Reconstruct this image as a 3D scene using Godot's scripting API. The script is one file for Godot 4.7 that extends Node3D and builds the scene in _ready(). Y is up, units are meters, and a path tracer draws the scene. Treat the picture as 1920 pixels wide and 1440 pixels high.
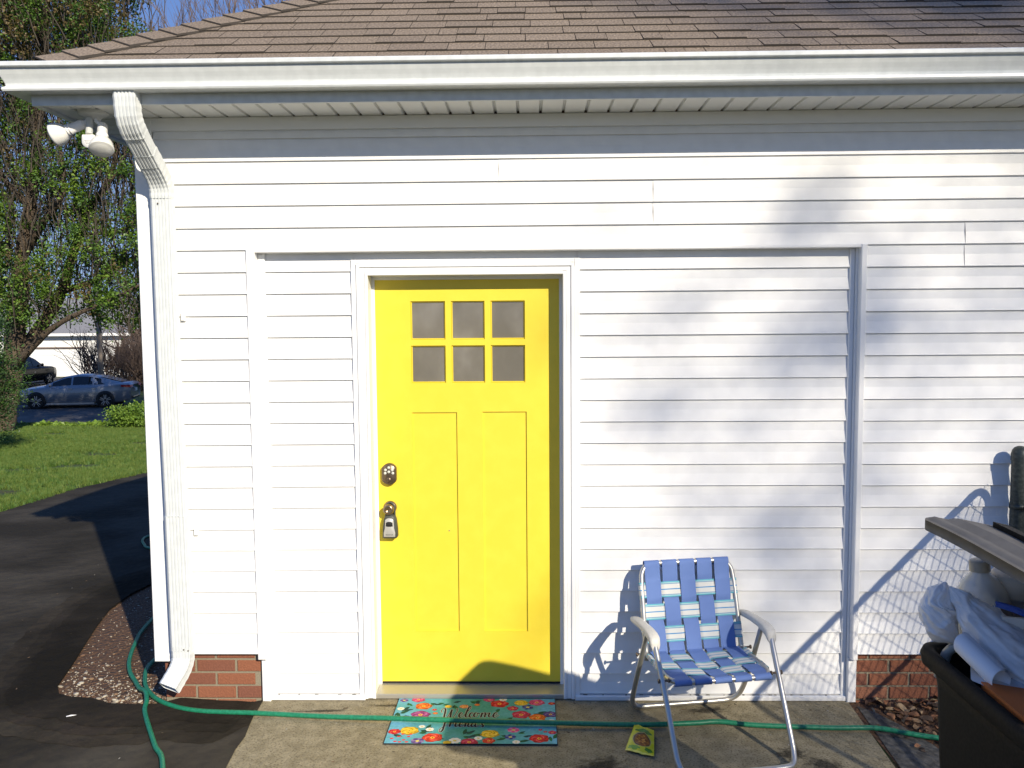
extends Node3D
# White-sided garage wall with a yellow door, lawn chair, hose and trash cart; lawn, trees and cars beyond.

var rng := RandomNumberGenerator.new()
var M := {}
var names := {}
const SUN := Vector3(-0.59, -0.59, -1.0)
const PITCH := 0.1075

# ------------------------------------------------------------------ helpers
func numbered(called: String) -> String:
	if not names.has(called):
		names[called] = 0
		return called
	names[called] += 1
	return "%s_%03d" % [called, names[called]]

func thing(called: String, label: String, category: String, at := Vector3.ZERO, turn := 0.0, group := "") -> Node3D:
	var o := Node3D.new()
	o.name = numbered(called)
	add_child(o, true)
	o.position = at
	o.rotation.y = turn
	tag(o, label, category, group)
	return o

func tag(o: Node, label: String, category: String, group := "") -> Node:
	o.set_meta("label", label)
	o.set_meta("category", category)
	if group != "":
		o.set_meta("group", group)
	return o

func stt(smooth := true) -> SurfaceTool:
	var s := SurfaceTool.new()
	s.begin(Mesh.PRIMITIVE_TRIANGLES)
	s.set_smooth_group(0 if smooth else -1)
	return s

func obj(called: String, s: SurfaceTool, m: Material, parent: Node = null) -> MeshInstance3D:
	s.generate_normals()
	return put(called, s.commit(), m, parent)

func put(called: String, mesh: Mesh, m: Material, parent: Node = null) -> MeshInstance3D:
	var o := MeshInstance3D.new()
	o.mesh = mesh
	o.material_override = m
	if parent == null:
		o.name = numbered(called)
		add_child(o, true)
	else:
		o.name = called
		parent.add_child(o, true)
	return o

func struct(called: String, s: SurfaceTool, m: Material) -> MeshInstance3D:
	var o := obj(called, s, m)
	o.set_meta("kind", "structure")
	return o

# a mesh of two surfaces, each with its own material
func obj_two(called: String, s: SurfaceTool, m: Material, s2: SurfaceTool, m2: Material, parent: Node) -> MeshInstance3D:
	s.generate_normals()
	s2.generate_normals()
	var mesh := s2.commit(s.commit())
	var o := MeshInstance3D.new()
	o.mesh = mesh
	o.set_surface_override_material(0, m)
	o.set_surface_override_material(1, m2)
	o.name = called
	parent.add_child(o, true)
	return o

# corners counter-clockwise seen from outside
func quad(s: SurfaceTool, a: Vector3, b: Vector3, c: Vector3, d: Vector3) -> void:
	tri(s, a, b, c)
	tri(s, a, c, d)

func tri(s: SurfaceTool, a: Vector3, b: Vector3, c: Vector3) -> void:
	s.add_vertex(a)
	s.add_vertex(c)
	s.add_vertex(b)

func quad_uv(s: SurfaceTool, a: Vector3, b: Vector3, c: Vector3, d: Vector3, ua: Vector2, ub: Vector2, uc: Vector2, ud: Vector2) -> void:
	for p in [[a, ua], [c, uc], [b, ub], [a, ua], [d, ud], [c, uc]]:
		s.set_uv(p[1])
		s.add_vertex(p[0])

func hexa(s: SurfaceTool, p: Array) -> void:
	# p: bottom four (ccw from above) then top four
	quad(s, p[4], p[5], p[6], p[7])
	quad(s, p[3], p[2], p[1], p[0])
	for i in 4:
		var j := (i + 1) % 4
		quad(s, p[i], p[j], p[j + 4], p[i + 4])

func box(s: SurfaceTool, x0: float, x1: float, y0: float, y1: float, z0: float, z1: float) -> void:
	hexa(s, [Vector3(x0, y0, z1), Vector3(x1, y0, z1), Vector3(x1, y0, z0), Vector3(x0, y0, z0), Vector3(x0, y1, z1), Vector3(x1, y1, z1), Vector3(x1, y1, z0), Vector3(x0, y1, z0)])

# box with chamfered front (+z) edges
func cbox(s: SurfaceTool, x0: float, x1: float, y0: float, y1: float, z0: float, z1: float, c: float) -> void:
	var f := [Vector3(x0 + c, y0 + c, z1), Vector3(x1 - c, y0 + c, z1), Vector3(x1 - c, y1 - c, z1), Vector3(x0 + c, y1 - c, z1)]
	var e := [Vector3(x0, y0, z1 - c), Vector3(x1, y0, z1 - c), Vector3(x1, y1, z1 - c), Vector3(x0, y1, z1 - c)]
	var b := [Vector3(x0, y0, z0), Vector3(x1, y0, z0), Vector3(x1, y1, z0), Vector3(x0, y1, z0)]
	quad(s, f[0], f[1], f[2], f[3])
	quad(s, b[3], b[2], b[1], b[0])
	for i in 4:
		var j := (i + 1) % 4
		quad(s, e[i], e[j], f[j], f[i])
		quad(s, b[i], b[j], e[j], e[i])

# profile of (z, y) points, listed from top to bottom of the visible side, run along x
func run_x(s: SurfaceTool, prof: Array, x0: float, x1: float, caps := true) -> void:
	for i in prof.size() - 1:
		var p: Vector2 = prof[i]
		var q: Vector2 = prof[i + 1]
		quad(s, Vector3(x0, q.y, q.x), Vector3(x1, q.y, q.x), Vector3(x1, p.y, p.x), Vector3(x0, p.y, p.x))
	if caps:
		for i in range(1, prof.size() - 1):
			for x in [x0, x1]:
				tri(s, Vector3(x, prof[0].y, prof[0].x), Vector3(x, prof[i].y, prof[i].x), Vector3(x, prof[i + 1].y, prof[i + 1].x))

func smooth_path(pts: Array, n := 6) -> Array:
	var out := []
	for i in pts.size() - 1:
		var p0: Vector3 = pts[maxi(i - 1, 0)]
		var p1: Vector3 = pts[i]
		var p2: Vector3 = pts[i + 1]
		var p3: Vector3 = pts[mini(i + 2, pts.size() - 1)]
		for k in n:
			var t := float(k) / n
			out.append(0.5 * ((2.0 * p1) + (p2 - p0) * t + (2.0 * p0 - 5.0 * p1 + 4.0 * p2 - p3) * t * t + (3.0 * p1 - p0 - 3.0 * p2 + p3) * t * t * t))
	out.append(pts[pts.size() - 1])
	return out

# tube along points; radius a number or an array of the same length
func tube(s: SurfaceTool, pts: Array, radius, sides := 10, caps := true) -> void:
	var n := pts.size()
	var up := Vector3.UP
	var t0: Vector3 = (pts[1] - pts[0]).normalized()
	if absf(t0.dot(up)) > 0.95:
		up = Vector3.RIGHT
	var side := t0.cross(up).normalized()
	var rings := []
	for i in n:
		var t: Vector3 = (pts[mini(i + 1, n - 1)] - pts[maxi(i - 1, 0)]).normalized()
		side = (side - t * side.dot(t)).normalized()
		var nn := side.cross(t)
		var r: float = radius[i] if radius is Array else radius
		var ring := []
		for k in sides:
			var a := TAU * k / sides
			ring.append(pts[i] + (side * cos(a) + nn * sin(a)) * r)
		rings.append(ring)
	for i in n - 1:
		for k in sides:
			var k2 := (k + 1) % sides
			quad(s, rings[i][k], rings[i + 1][k], rings[i + 1][k2], rings[i][k2])
	if caps:
		for k in range(1, sides - 1):
			tri(s, rings[0][0], rings[0][k], rings[0][k + 1])
			tri(s, rings[n - 1][0], rings[n - 1][k + 1], rings[n - 1][k])

# lathe of (radius, height) points about the local y axis of xf
func lathe(s: SurfaceTool, prof: Array, xf := Transform3D.IDENTITY, segs := 20) -> void:
	for i in prof.size() - 1:
		var p: Vector2 = prof[i]
		var q: Vector2 = prof[i + 1]
		for k in segs:
			var a := TAU * k / segs
			var b := TAU * (k + 1) / segs
			var p1 := xf * Vector3(p.x * cos(a), p.y, p.x * sin(a))
			var p2 := xf * Vector3(p.x * cos(b), p.y, p.x * sin(b))
			var q1 := xf * Vector3(q.x * cos(a), q.y, q.x * sin(a))
			var q2 := xf * Vector3(q.x * cos(b), q.y, q.x * sin(b))
			if p.x < 0.00001:
				tri(s, p1, q1, q2)
			elif q.x < 0.00001:
				tri(s, p1, q1, p2)
			else:
				quad(s, p1, q1, q2, p2)

# sweep of a closed profile (x across, y outward) through frames
func sweep(s: SurfaceTool, prof: Array, frames: Array, caps := true) -> void:
	var n := prof.size()
	for i in frames.size() - 1:
		var f: Transform3D = frames[i]
		var g: Transform3D = frames[i + 1]
		for k in n:
			var k2 := (k + 1) % n
			quad(s, f * Vector3(prof[k].x, 0, prof[k].y), g * Vector3(prof[k].x, 0, prof[k].y), g * Vector3(prof[k2].x, 0, prof[k2].y), f * Vector3(prof[k2].x, 0, prof[k2].y))
	if caps:
		for e in [frames[0], frames[frames.size() - 1]]:
			for k in range(1, n - 1):
				tri(s, e * Vector3(prof[0].x, 0, prof[0].y), e * Vector3(prof[k].x, 0, prof[k].y), e * Vector3(prof[k + 1].x, 0, prof[k + 1].y))

# transform whose y axis points along d
func along(p: Vector3, d: Vector3) -> Transform3D:
	var y := d.normalized()
	var h := Vector3.RIGHT if absf(y.x) < 0.9 else Vector3.UP
	var z := h.cross(y).normalized()
	var x := y.cross(z).normalized()
	return Transform3D(Basis(x, y, z), p)

func polygon(s: SurfaceTool, pts: Array, y: float) -> void:
	var pp := PackedVector2Array()
	for p in pts:
		pp.append(p)
	var ix := Geometry2D.triangulate_polygon(pp)
	for i in range(0, ix.size(), 3):
		var a := Vector3(pp[ix[i]].x, y, pp[ix[i]].y)
		var b := Vector3(pp[ix[i + 1]].x, y, pp[ix[i + 1]].y)
		var c := Vector3(pp[ix[i + 2]].x, y, pp[ix[i + 2]].y)
		if (b - a).cross(c - a).y > 0:
			tri(s, a, b, c)
		else:
			tri(s, a, c, b)

# ------------------------------------------------------------------ materials
func lin(r: float, g: float, b: float, a := 1.0) -> Color:
	var c := Color(r, g, b).linear_to_srgb()
	c.a = a
	return c

func plain(r: float, g: float, b: float, rough := 0.6, metal := 0.0) -> StandardMaterial3D:
	var m := StandardMaterial3D.new()
	m.albedo_color = lin(r, g, b)
	m.roughness = rough
	m.metallic = metal
	m.cull_mode = BaseMaterial3D.CULL_DISABLED
	return m

func noise_tex(freq: float, sd: int, cols: Array, size := 256, kind := FastNoiseLite.TYPE_SIMPLEX_SMOOTH, oct := 4) -> NoiseTexture2D:
	var n := FastNoiseLite.new()
	n.noise_type = kind
	n.frequency = freq
	n.seed = sd
	n.fractal_octaves = oct
	var t := NoiseTexture2D.new()
	t.width = size
	t.height = size
	t.seamless = true
	t.noise = n
	if cols.size():
		var g := Gradient.new()
		var offs := PackedFloat32Array()
		var cc := PackedColorArray()
		for c in cols:
			offs.append(c[0])
			cc.append(c[1])
		g.offsets = offs
		g.colors = cc
		t.color_ramp = g
	return t

func bump_tex(freq: float, sd: int, strength: float, size := 256, oct := 4) -> NoiseTexture2D:
	var t := noise_tex(freq, sd, [], size, FastNoiseLite.TYPE_SIMPLEX_SMOOTH, oct)
	t.as_normal_map = true
	t.bump_strength = strength
	return t

# two-tone mottled material in world space; scale = repeats per metre
func mottled(c0: Color, c1: Color, rough: float, scale: float, freq: float, sd: int, bump: Texture2D = null, bscale := 1.0, lo := 0.25, hi := 0.75) -> StandardMaterial3D:
	var m := StandardMaterial3D.new()
	m.albedo_texture = noise_tex(freq, sd, [[lo, c0], [hi, c1]], 256)
	m.roughness = rough
	m.uv1_triplanar = true
	m.uv1_world_triplanar = true
	m.uv1_scale = Vector3.ONE * scale
	m.cull_mode = BaseMaterial3D.CULL_DISABLED
	if bump:
		m.normal_enabled = true
		m.normal_texture = bump
		m.normal_scale = bscale
	return m

func make_materials() -> void:
	var fine := bump_tex(0.12, 3, 6.0)
	var coarse := bump_tex(0.04, 5, 8.0)
	M.white = mottled(lin(0.80, 0.80, 0.79), lin(0.84, 0.84, 0.83), 0.42, 1.7, 0.02, 11)
	M.white_trim = plain(0.82, 0.82, 0.81, 0.38)
	M.white_metal = mottled(lin(0.585, 0.615, 0.620), lin(0.645, 0.675, 0.680), 0.33, 2.0, 0.03, 12)
	M.soffit = plain(0.72, 0.73, 0.71, 0.5)
	M.yellow = mottled(lin(0.74, 0.585, 0.040), lin(0.76, 0.605, 0.046), 0.45, 1.3, 0.02, 13)
	M.dark = plain(0.012, 0.012, 0.013, 0.8)
	M.inside = plain(0.10, 0.10, 0.10, 0.9)
	M.grime = mottled(lin(0.05, 0.045, 0.035), lin(0.4, 0.39, 0.36), 0.8, 9.0, 0.06, 14)
	M.shingles = []
	for i in 4:
		var v: float = [1.0, 0.92, 1.07, 0.96][i]
		M.shingles.append(mottled(lin(0.12 * v, 0.091 * v, 0.064 * v), lin(0.34 * v, 0.268 * v, 0.195 * v), 0.95, 2.0, 0.14, 20 + i, fine, 0.5, 0.2, 0.8))
	M.shingle_edge = plain(0.045, 0.038, 0.032, 0.95)
	M.bricks = []
	for i in 4:
		var c: Vector3 = [Vector3(0.27, 0.098, 0.048), Vector3(0.235, 0.082, 0.042), Vector3(0.30, 0.122, 0.064), Vector3(0.215, 0.08, 0.046)][i]
		M.bricks.append(mottled(lin(c.x * 0.7, c.y * 0.7, c.z * 0.75), lin(c.x * 1.1, c.y * 1.15, c.z * 1.2), 0.9, 7.0, 0.07, 30 + i, coarse, 0.25))
	M.mortar = mottled(lin(0.20, 0.17, 0.12), lin(0.33, 0.29, 0.21), 0.95, 8.0, 0.1, 36, fine, 0.7)
	M.concrete = mottled(lin(0.225, 0.190, 0.115), lin(0.305, 0.262, 0.168), 0.95, 1.1, 0.035, 40, fine, 0.15)
	M.concrete.detail_enabled = true
	M.concrete.detail_blend_mode = BaseMaterial3D.BLEND_MODE_MUL
	M.concrete.detail_albedo = noise_tex(0.2, 41, [[0.15, Color(0.6, 0.57, 0.53)], [0.36, Color(0.95, 0.95, 0.94)], [0.7, Color(1, 1, 1)], [0.85, Color(1.0, 1.0, 1.0)]], 512)
	M.concrete.detail_uv_layer = BaseMaterial3D.DETAIL_UV_2
	M.concrete.uv2_triplanar = true
	M.concrete.uv2_world_triplanar = true
	M.concrete.uv2_scale = Vector3.ONE * 0.8
	M.asphalt = mottled(lin(0.030, 0.0265, 0.0205), lin(0.062, 0.0545, 0.043), 0.95, 0.22, 0.012, 42, fine, 0.10)
	M.asphalt.metallic_specular = 0.2
	M.sealer = []
	for v in [0.82, 0.66, 0.52]:
		var m := mottled(lin(0.030 * v, 0.0255 * v, 0.0185 * v), lin(0.060 * v, 0.050 * v, 0.037 * v), 0.95, 0.30, 0.016, 42, fine, 0.10)
		m.metallic_specular = 0.2
		M.sealer.append(m)
	M.old_asphalt = mottled(lin(0.05, 0.048, 0.044), lin(0.10, 0.096, 0.088), 0.92, 1.3, 0.05, 43, fine, 0.2)
	M.road = mottled(lin(0.035, 0.035, 0.037), lin(0.075, 0.073, 0.07), 0.9, 0.15, 0.03, 44)
	M.soil = mottled(lin(0.068, 0.035, 0.018), lin(0.135, 0.070, 0.036), 0.95, 2.2, 0.06, 45, coarse, 1.0)
	M.lawn = mottled(lin(0.075, 0.058, 0.025), lin(0.062, 0.110, 0.016), 0.95, 0.16, 0.03, 46, coarse, 1.0, 0.26, 0.48)
	M.lawn.detail_enabled = true
	M.lawn.detail_blend_mode = BaseMaterial3D.BLEND_MODE_MUL
	M.lawn.detail_albedo = noise_tex(0.15, 47, [[0.2, Color(0.5, 0.5, 0.45)], [0.6, Color(1, 1, 1)]], 512)
	M.lawn.detail_uv_layer = BaseMaterial3D.DETAIL_UV_2
	M.lawn.uv2_triplanar = true
	M.lawn.uv2_world_triplanar = true
	M.lawn.uv2_scale = Vector3.ONE * 1.1
	M.alu = plain(0.50, 0.49, 0.46, 0.36, 0.75)
	M.plastic = mottled(lin(0.56, 0.54, 0.48), lin(0.64, 0.62, 0.56), 0.5, 6.0, 0.05, 48)
	M.rubber = plain(0.02, 0.02, 0.02, 0.8)
	M.hose = mottled(lin(0.010, 0.15, 0.075), lin(0.018, 0.23, 0.115), 0.42, 4.0, 0.05, 49)
	M.bronze = plain(0.16, 0.12, 0.085, 0.35, 0.75)
	M.brass = plain(0.30, 0.22, 0.13, 0.28, 0.85)
	M.button = plain(0.55, 0.56, 0.5, 0.4)
	M.silver = plain(0.48, 0.47, 0.44, 0.35, 0.2)
	M.charcoal = plain(0.05, 0.055, 0.05, 0.55)
	M.cart = mottled(lin(0.011, 0.0102, 0.0095), lin(0.019, 0.0175, 0.0162), 0.6, 3.0, 0.1, 50)
	M.cart.metallic_specular = 0.18
	M.cart_lid = mottled(lin(0.098, 0.091, 0.080), lin(0.125, 0.117, 0.104), 0.7, 1.4, 0.03, 51)
	M.bag = plain(0.80, 0.80, 0.80, 0.32)
	M.bag.backlight_enabled = true
	M.bag.backlight = lin(0.40, 0.39, 0.37)
	M.bark = mottled(lin(0.045, 0.032, 0.023), lin(0.15, 0.11, 0.075), 0.95, 1.4, 0.06, 52, coarse, 1.2)
	M.twig = plain(0.062, 0.050, 0.038, 0.9)
	M.bare_twig = plain(0.16, 0.115, 0.09, 0.9)
	M.bush_twig = plain(0.10, 0.07, 0.055, 0.9)
	M.leaf = []
	for c in [Vector3(0.092, 0.17, 0.022), Vector3(0.055, 0.115, 0.02), Vector3(0.12, 0.09, 0.035), Vector3(0.026, 0.058, 0.014), Vector3(0.14, 0.225, 0.028)]:
		var m := plain(c.x, c.y, c.z, 0.5)
		m.backlight_enabled = true
		m.backlight = lin(c.x * 0.8, c.y * 0.8, c.z * 0.4)
		M.leaf.append(m)
	M.grass = []
	for c in [Vector3(0.052, 0.112, 0.012), Vector3(0.105, 0.15, 0.02)]:
		var m := plain(c.x, c.y, c.z, 0.7)
		m.backlight_enabled = true
		m.backlight = lin(c.x * 0.5, c.y * 0.5, c.z * 0.3)
		M.grass.append(m)
	M.galv = plain(0.36, 0.37, 0.37, 0.42, 0.6)
	M.post = mottled(lin(0.022, 0.030, 0.026), lin(0.06, 0.072, 0.065), 0.45, 4.0, 0.05, 53)
	M.glass_dark = plain(0.01, 0.012, 0.014, 0.06)
	M.tyre = plain(0.012, 0.012, 0.012, 0.85)
	M.rim = plain(0.45, 0.45, 0.46, 0.3, 0.8)
	M.red_lens = plain(0.35, 0.012, 0.012, 0.15)

# ------------------------------------------------------------------ camera, sky, sun
func make_view() -> void:
	var cam := Camera3D.new()
	cam.name = "camera"
	cam.rotation_order = EULER_ORDER_YXZ
	cam.position = Vector3(0.0553, 1.9641, 4.2016)
	cam.rotation = Vector3(-0.0766, 0.0201, -0.0074)
	cam.fov = 48.64
	cam.near = 0.05
	cam.far = 600.0
	add_child(cam)
	var env := Environment.new()
	env.background_mode = Environment.BG_SKY
	var sm := ProceduralSkyMaterial.new()
	sm.sky_top_color = Color(0.27, 0.43, 0.70)
	sm.sky_horizon_color = Color(0.60, 0.70, 0.84)
	sm.sky_curve = 0.16
	sm.ground_horizon_color = Color(0.45, 0.46, 0.44)
	sm.ground_bottom_color = Color(0.22, 0.21, 0.19)
	sm.sky_energy_multiplier = 1.0
	sm.sun_angle_max = 0.0
	var sky := Sky.new()
	sky.sky_material = sm
	env.sky = sky
	env.tonemap_mode = Environment.TONE_MAPPER_LINEAR
	env.tonemap_exposure = 1.32
	env.sdfgi_enabled = true
	env.ssao_enabled = true
	env.ssil_enabled = true
	var we := WorldEnvironment.new()
	we.name = "environment"
	we.environment = env
	add_child(we)
	var sun := DirectionalLight3D.new()
	sun.name = "sun"
	sun.light_energy = 1.5
	sun.light_color = Color(1.0, 0.955, 0.87)
	sun.light_angular_distance = 0.5
	sun.shadow_enabled = true
	add_child(sun)
	sun.look_at_from_position(Vector3.ZERO, SUN)

func _ready() -> void:
	rng.seed = 7
	make_view()
	make_materials()
	make_ground()
	make_house()
	make_backdrop()
	make_yard_objects()
	make_chair()
	make_cart()
	make_gate()
	make_trees()

# ------------------------------------------------------------------ ground
func land(z: float) -> float:
	if z > 0.0:
		return 0.0
	if z > -7.0:
		return 0.04 * z
	return maxf(-1.8, -0.28 + (z + 7.0) * 0.08)

# a sheet that follows the fall of the land
func sloped(s: SurfaceTool, pts: Array, lift: float) -> void:
	var pp := PackedVector2Array(pts)
	for band in [[0.0, 40.0], [-7.0, 0.0], [-26.0, -7.0]]:
		var clip := PackedVector2Array([Vector2(-100, band[0]), Vector2(100, band[0]), Vector2(100, band[1]), Vector2(-100, band[1])])
		for piece in Geometry2D.intersect_polygons(pp, clip):
			var ix := Geometry2D.triangulate_polygon(piece)
			for i in range(0, ix.size(), 3):
				var v := []
				for k in 3:
					var q: Vector2 = piece[ix[i + k]]
					v.append(Vector3(q.x, land(q.y) + lift, q.y))
				if (v[1] - v[0]).cross(v[2] - v[0]).y > 0:
					tri(s, v[0], v[1], v[2])
				else:
					tri(s, v[0], v[2], v[1])

func make_ground() -> void:
	var s := stt()
	var xs := [-260.0, -140.0, -70.0, -45.0, -32.0, -24.0, -18.0, -14.0, -11.0, -8.0, -5.0, -2.0, 2.0, 6.0, 12.0, 30.0, 80.0, 260.0]
	var zs := [60.0, 20.0, 5.0, 0.0, -4.0, -7.0, -10.0, -14.0, -18.0, -22.0, -26.0, -34.0, -45.0, -70.0, -140.0, -320.0]
	for i in xs.size() - 1:
		for j in zs.size() - 1:
			var y0 := land(zs[j]) - 0.004
			var y1 := land(zs[j + 1]) - 0.004
			quad(s, Vector3(xs[i], y0, zs[j]), Vector3(xs[i + 1], y0, zs[j]), Vector3(xs[i + 1], y1, zs[j + 1]), Vector3(xs[i], y1, zs[j + 1]))
	struct("ground", s, M.lawn)
	# fresh driveway asphalt wrapping the left side of the garage, with a slightly ragged sealed edge
	s = stt()
	var pts := [Vector2(-1.25, 9.0), Vector2(-9.0, 9.0)]
	for k in 40:
		pts.append(Vector2(-6.05, lerpf(8.5, -14.0, k / 39.0)) + Vector2(rng.randf_range(-0.04, 0.04), 0))
	pts.append_array([Vector2(-1.7, -14.0), Vector2(-1.9, -2.9)])
	# the bare bed beside the corner is left open
	for p in [Vector2(-2.35, -2.85), Vector2(-2.75, -2.6), Vector2(-2.90, -2.2), Vector2(-2.925, -1.94), Vector2(-2.90, -1.58), Vector2(-2.80, -1.2), Vector2(-2.70, -0.87), Vector2(-2.60, -0.55), Vector2(-2.50, -0.2), Vector2(-2.43, -0.09), Vector2(-2.36, -0.055), Vector2(-2.22, -0.03), Vector2(-2.10, 0.03), Vector2(-1.95, 0.04), Vector2(-1.84, 0.03), Vector2(-1.76, -0.04), Vector2(-1.55, -0.005), Vector2(-1.45, 0.0), Vector2(-1.38, 0.012), Vector2(-1.325, -0.015), Vector2(-1.32, 0.1)]:
		pts.append(p)
	for k in 14:
		var t := k / 13.0
		pts.append(Vector2(-1.318, 0.12).lerp(Vector2(-1.20, 1.7), t) + Vector2(rng.randf_range(-0.008, 0.008), 0))
	sloped(s, pts, 0.010)
	struct("driveway", s, M.asphalt)
	# darker second coat brushed round the bed and along the wall
	var bed := PackedVector2Array([Vector2(-2.2, -2.75), Vector2(-2.75, -2.6), Vector2(-2.90, -2.2), Vector2(-2.925, -1.94), Vector2(-2.90, -1.58), Vector2(-2.80, -1.2), Vector2(-2.70, -0.87), Vector2(-2.60, -0.55), Vector2(-2.50, -0.2), Vector2(-2.43, -0.09), Vector2(-2.36, -0.055), Vector2(-2.22, -0.03), Vector2(-2.10, 0.03), Vector2(-1.95, 0.04), Vector2(-1.84, 0.03), Vector2(-1.76, -0.04), Vector2(-1.55, -0.005), Vector2(-1.38, 0.012), Vector2(-1.9, -0.10), Vector2(-1.95, -2.7)])
	for k in 3:
		for poly in Geometry2D.offset_polygon(bed, [0.42, 0.32, 0.24][k], Geometry2D.JOIN_ROUND):
			var outer := PackedVector2Array()
			for i in poly.size():
				var a: Vector2 = poly[i]
				var b: Vector2 = poly[(i + 1) % poly.size()]
				var n := int(a.distance_to(b) / 0.06) + 1
				for j in n:
					outer.append(a.lerp(b, float(j) / n) + Vector2(rng.randf_range(-0.012, 0.012), rng.randf_range(-0.012, 0.012)))
			var road := PackedVector2Array(pts)
			for piece in Geometry2D.intersect_polygons(outer, road):
				s = stt()
				sloped(s, Array(piece), 0.0125 + 0.0025 * k)
				struct("driveway_coat", s, M.sealer[k])
	# soil bed
	s = stt()
	sloped(s, [Vector2(-1.3, 0.25), Vector2(-2.7, 0.25), Vector2(-3.1, -1.0), Vector2(-3.1, -3.1), Vector2(-1.7, -3.1), Vector2(-1.8, -0.15), Vector2(-1.3, -0.15)], 0.0)
	struct("soil_bed", s, M.soil)
	# pad in front of the door
	s = stt()
	polygon(s, [Vector2(-1.33, 0.06), Vector2(-1.50, 0.06), Vector2(-1.50, 1.75), Vector2(1.58, 1.75), Vector2(1.685, -0.30), Vector2(-1.33, -0.30)], 0.006)
	var pad := struct("concrete_pad", s, M.concrete)
	var im := Image.create(96, 96, false, Image.FORMAT_RGBA8)
	var nz := FastNoiseLite.new()
	nz.frequency = 0.06
	for y in 96:
		for x in 96:
			var d := Vector2(x - 48, y - 48).length() / 48.0 + 0.5 * nz.get_noise_2d(x, y)
			im.set_pixel(x, y, Color(0.10, 0.085, 0.07, clampf(0.95 - d * 1.15, 0.0, 0.6)))
	var sm := StandardMaterial3D.new()
	sm.albedo_texture = ImageTexture.create_from_image(im)
	sm.transparency = BaseMaterial3D.TRANSPARENCY_ALPHA
	sm.roughness = 0.9
	sm.texture_repeat = false
	sm.cull_mode = BaseMaterial3D.CULL_DISABLED
	for q in [[1.22, 0.50, 0.10, 0.07, 0.3], [1.34, 0.60, 0.08, 0.10, 1.2], [0.93, 0.075, 0.13, 0.05, 0.1], [-0.62, 0.03, 0.20, 0.02, 0.0], [-1.0, 0.09, 0.2, 0.018, 0.05], [0.35, 0.62, 0.16, 0.1, 0.4]]:
		s = stt(false)
		var b := Basis(Vector3.UP, q[4])
		var c := Vector3(q[0], 0.0072, q[1])
		quad_uv(s, c + b * Vector3(-q[2], 0, q[3]), c + b * Vector3(q[2], 0, q[3]), c + b * Vector3(q[2], 0, -q[3]), c + b * Vector3(-q[2], 0, -q[3]), Vector2(0, 1), Vector2(1, 1), Vector2(1, 0), Vector2(0, 0))
		obj("stain", s, sm, pad)
	s = stt()
	polygon(s, [Vector2(1.70, 0.02), Vector2(1.58, 1.9), Vector2(2.05, 1.9), Vector2(1.93, 0.66), Vector2(1.90, 0.42), Vector2(1.83, 0.22), Vector2(1.76, 0.08)], 0.004)
	struct("asphalt_strip", s, M.old_asphalt)
	s = stt()
	polygon(s, [Vector2(1.66, -0.2), Vector2(1.66, 2.2), Vector2(4.5, 2.2), Vector2(4.5, -0.2)], 0.0)
	struct("soil_strip", s, M.soil)
	# yard behind the camera, seen only from another side
	s = stt()
	polygon(s, [Vector2(-1.25, 1.78), Vector2(-1.25, 9.0), Vector2(6.0, 9.0), Vector2(6.0, 2.2), Vector2(1.6, 2.2), Vector2(1.58, 1.78)], 0.003)
	struct("parking_area", s, M.concrete)
	# street where the sedan stands
	s = stt()
	var y := -1.795
	quad(s, Vector3(-90, y, -26.95), Vector3(40, y, -26.95), Vector3(40, y, -34.4), Vector3(-90, y, -34.4))
	struct("street", s, M.road)
	s = stt()
	quad(s, Vector3(-33.5, y, -36.5), Vector3(-27.6, y, -36.5), Vector3(-27.2, y, -53.0), Vector3(-33.2, y, -53.0))
	struct("neighbour_driveway", s, M.old_asphalt)
	gravel()
	debris()
	grass()
	leaf_litter()

func pebble_mesh(sd: int) -> ArrayMesh:
	var r := RandomNumberGenerator.new()
	r.seed = sd
	var sp := SphereMesh.new()
	sp.radius = 0.5
	sp.height = 1.0
	sp.radial_segments = 7
	sp.rings = 4
	var st := SurfaceTool.new()
	var ar := sp.get_mesh_arrays()
	var v: PackedVector3Array = ar[Mesh.ARRAY_VERTEX]
	var sh := Vector3(1.0, r.randf_range(0.4, 0.65), r.randf_range(0.6, 0.9))
	for i in v.size():
		var h := 1.0 + 0.25 * sin(v[i].x * 9.0 + sd) * cos(v[i].z * 8.0 - sd) + 0.15 * sin(v[i].y * 11.0 + sd * 2)
		v[i] = v[i] * sh * h
	ar[Mesh.ARRAY_VERTEX] = v
	var am := ArrayMesh.new()
	am.add_surface_from_arrays(Mesh.PRIMITIVE_TRIANGLES, ar)
	st.create_from(am, 0)
	st.generate_normals()
	return st.commit()

func scatter(called: String, mesh: Mesh, m: Material, xfs: Array, parent: Node, label := "", category := "", cols := []) -> MultiMeshInstance3D:
	var mm := MultiMesh.new()
	mm.transform_format = MultiMesh.TRANSFORM_3D
	mm.use_colors = cols.size() > 0
	mm.mesh = mesh
	mm.instance_count = xfs.size()
	for i in xfs.size():
		mm.set_instance_transform(i, xfs[i])
		if cols.size():
			mm.set_instance_color(i, cols[i])
	var o := MultiMeshInstance3D.new()
	o.multimesh = mm
	o.material_override = m
	if parent:
		o.name = called
		parent.add_child(o, true)
	else:
		o.name = numbered(called)
		add_child(o, true)
	o.set_meta("kind", "stuff")
	if label != "":
		tag(o, label, category)
	return o

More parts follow.
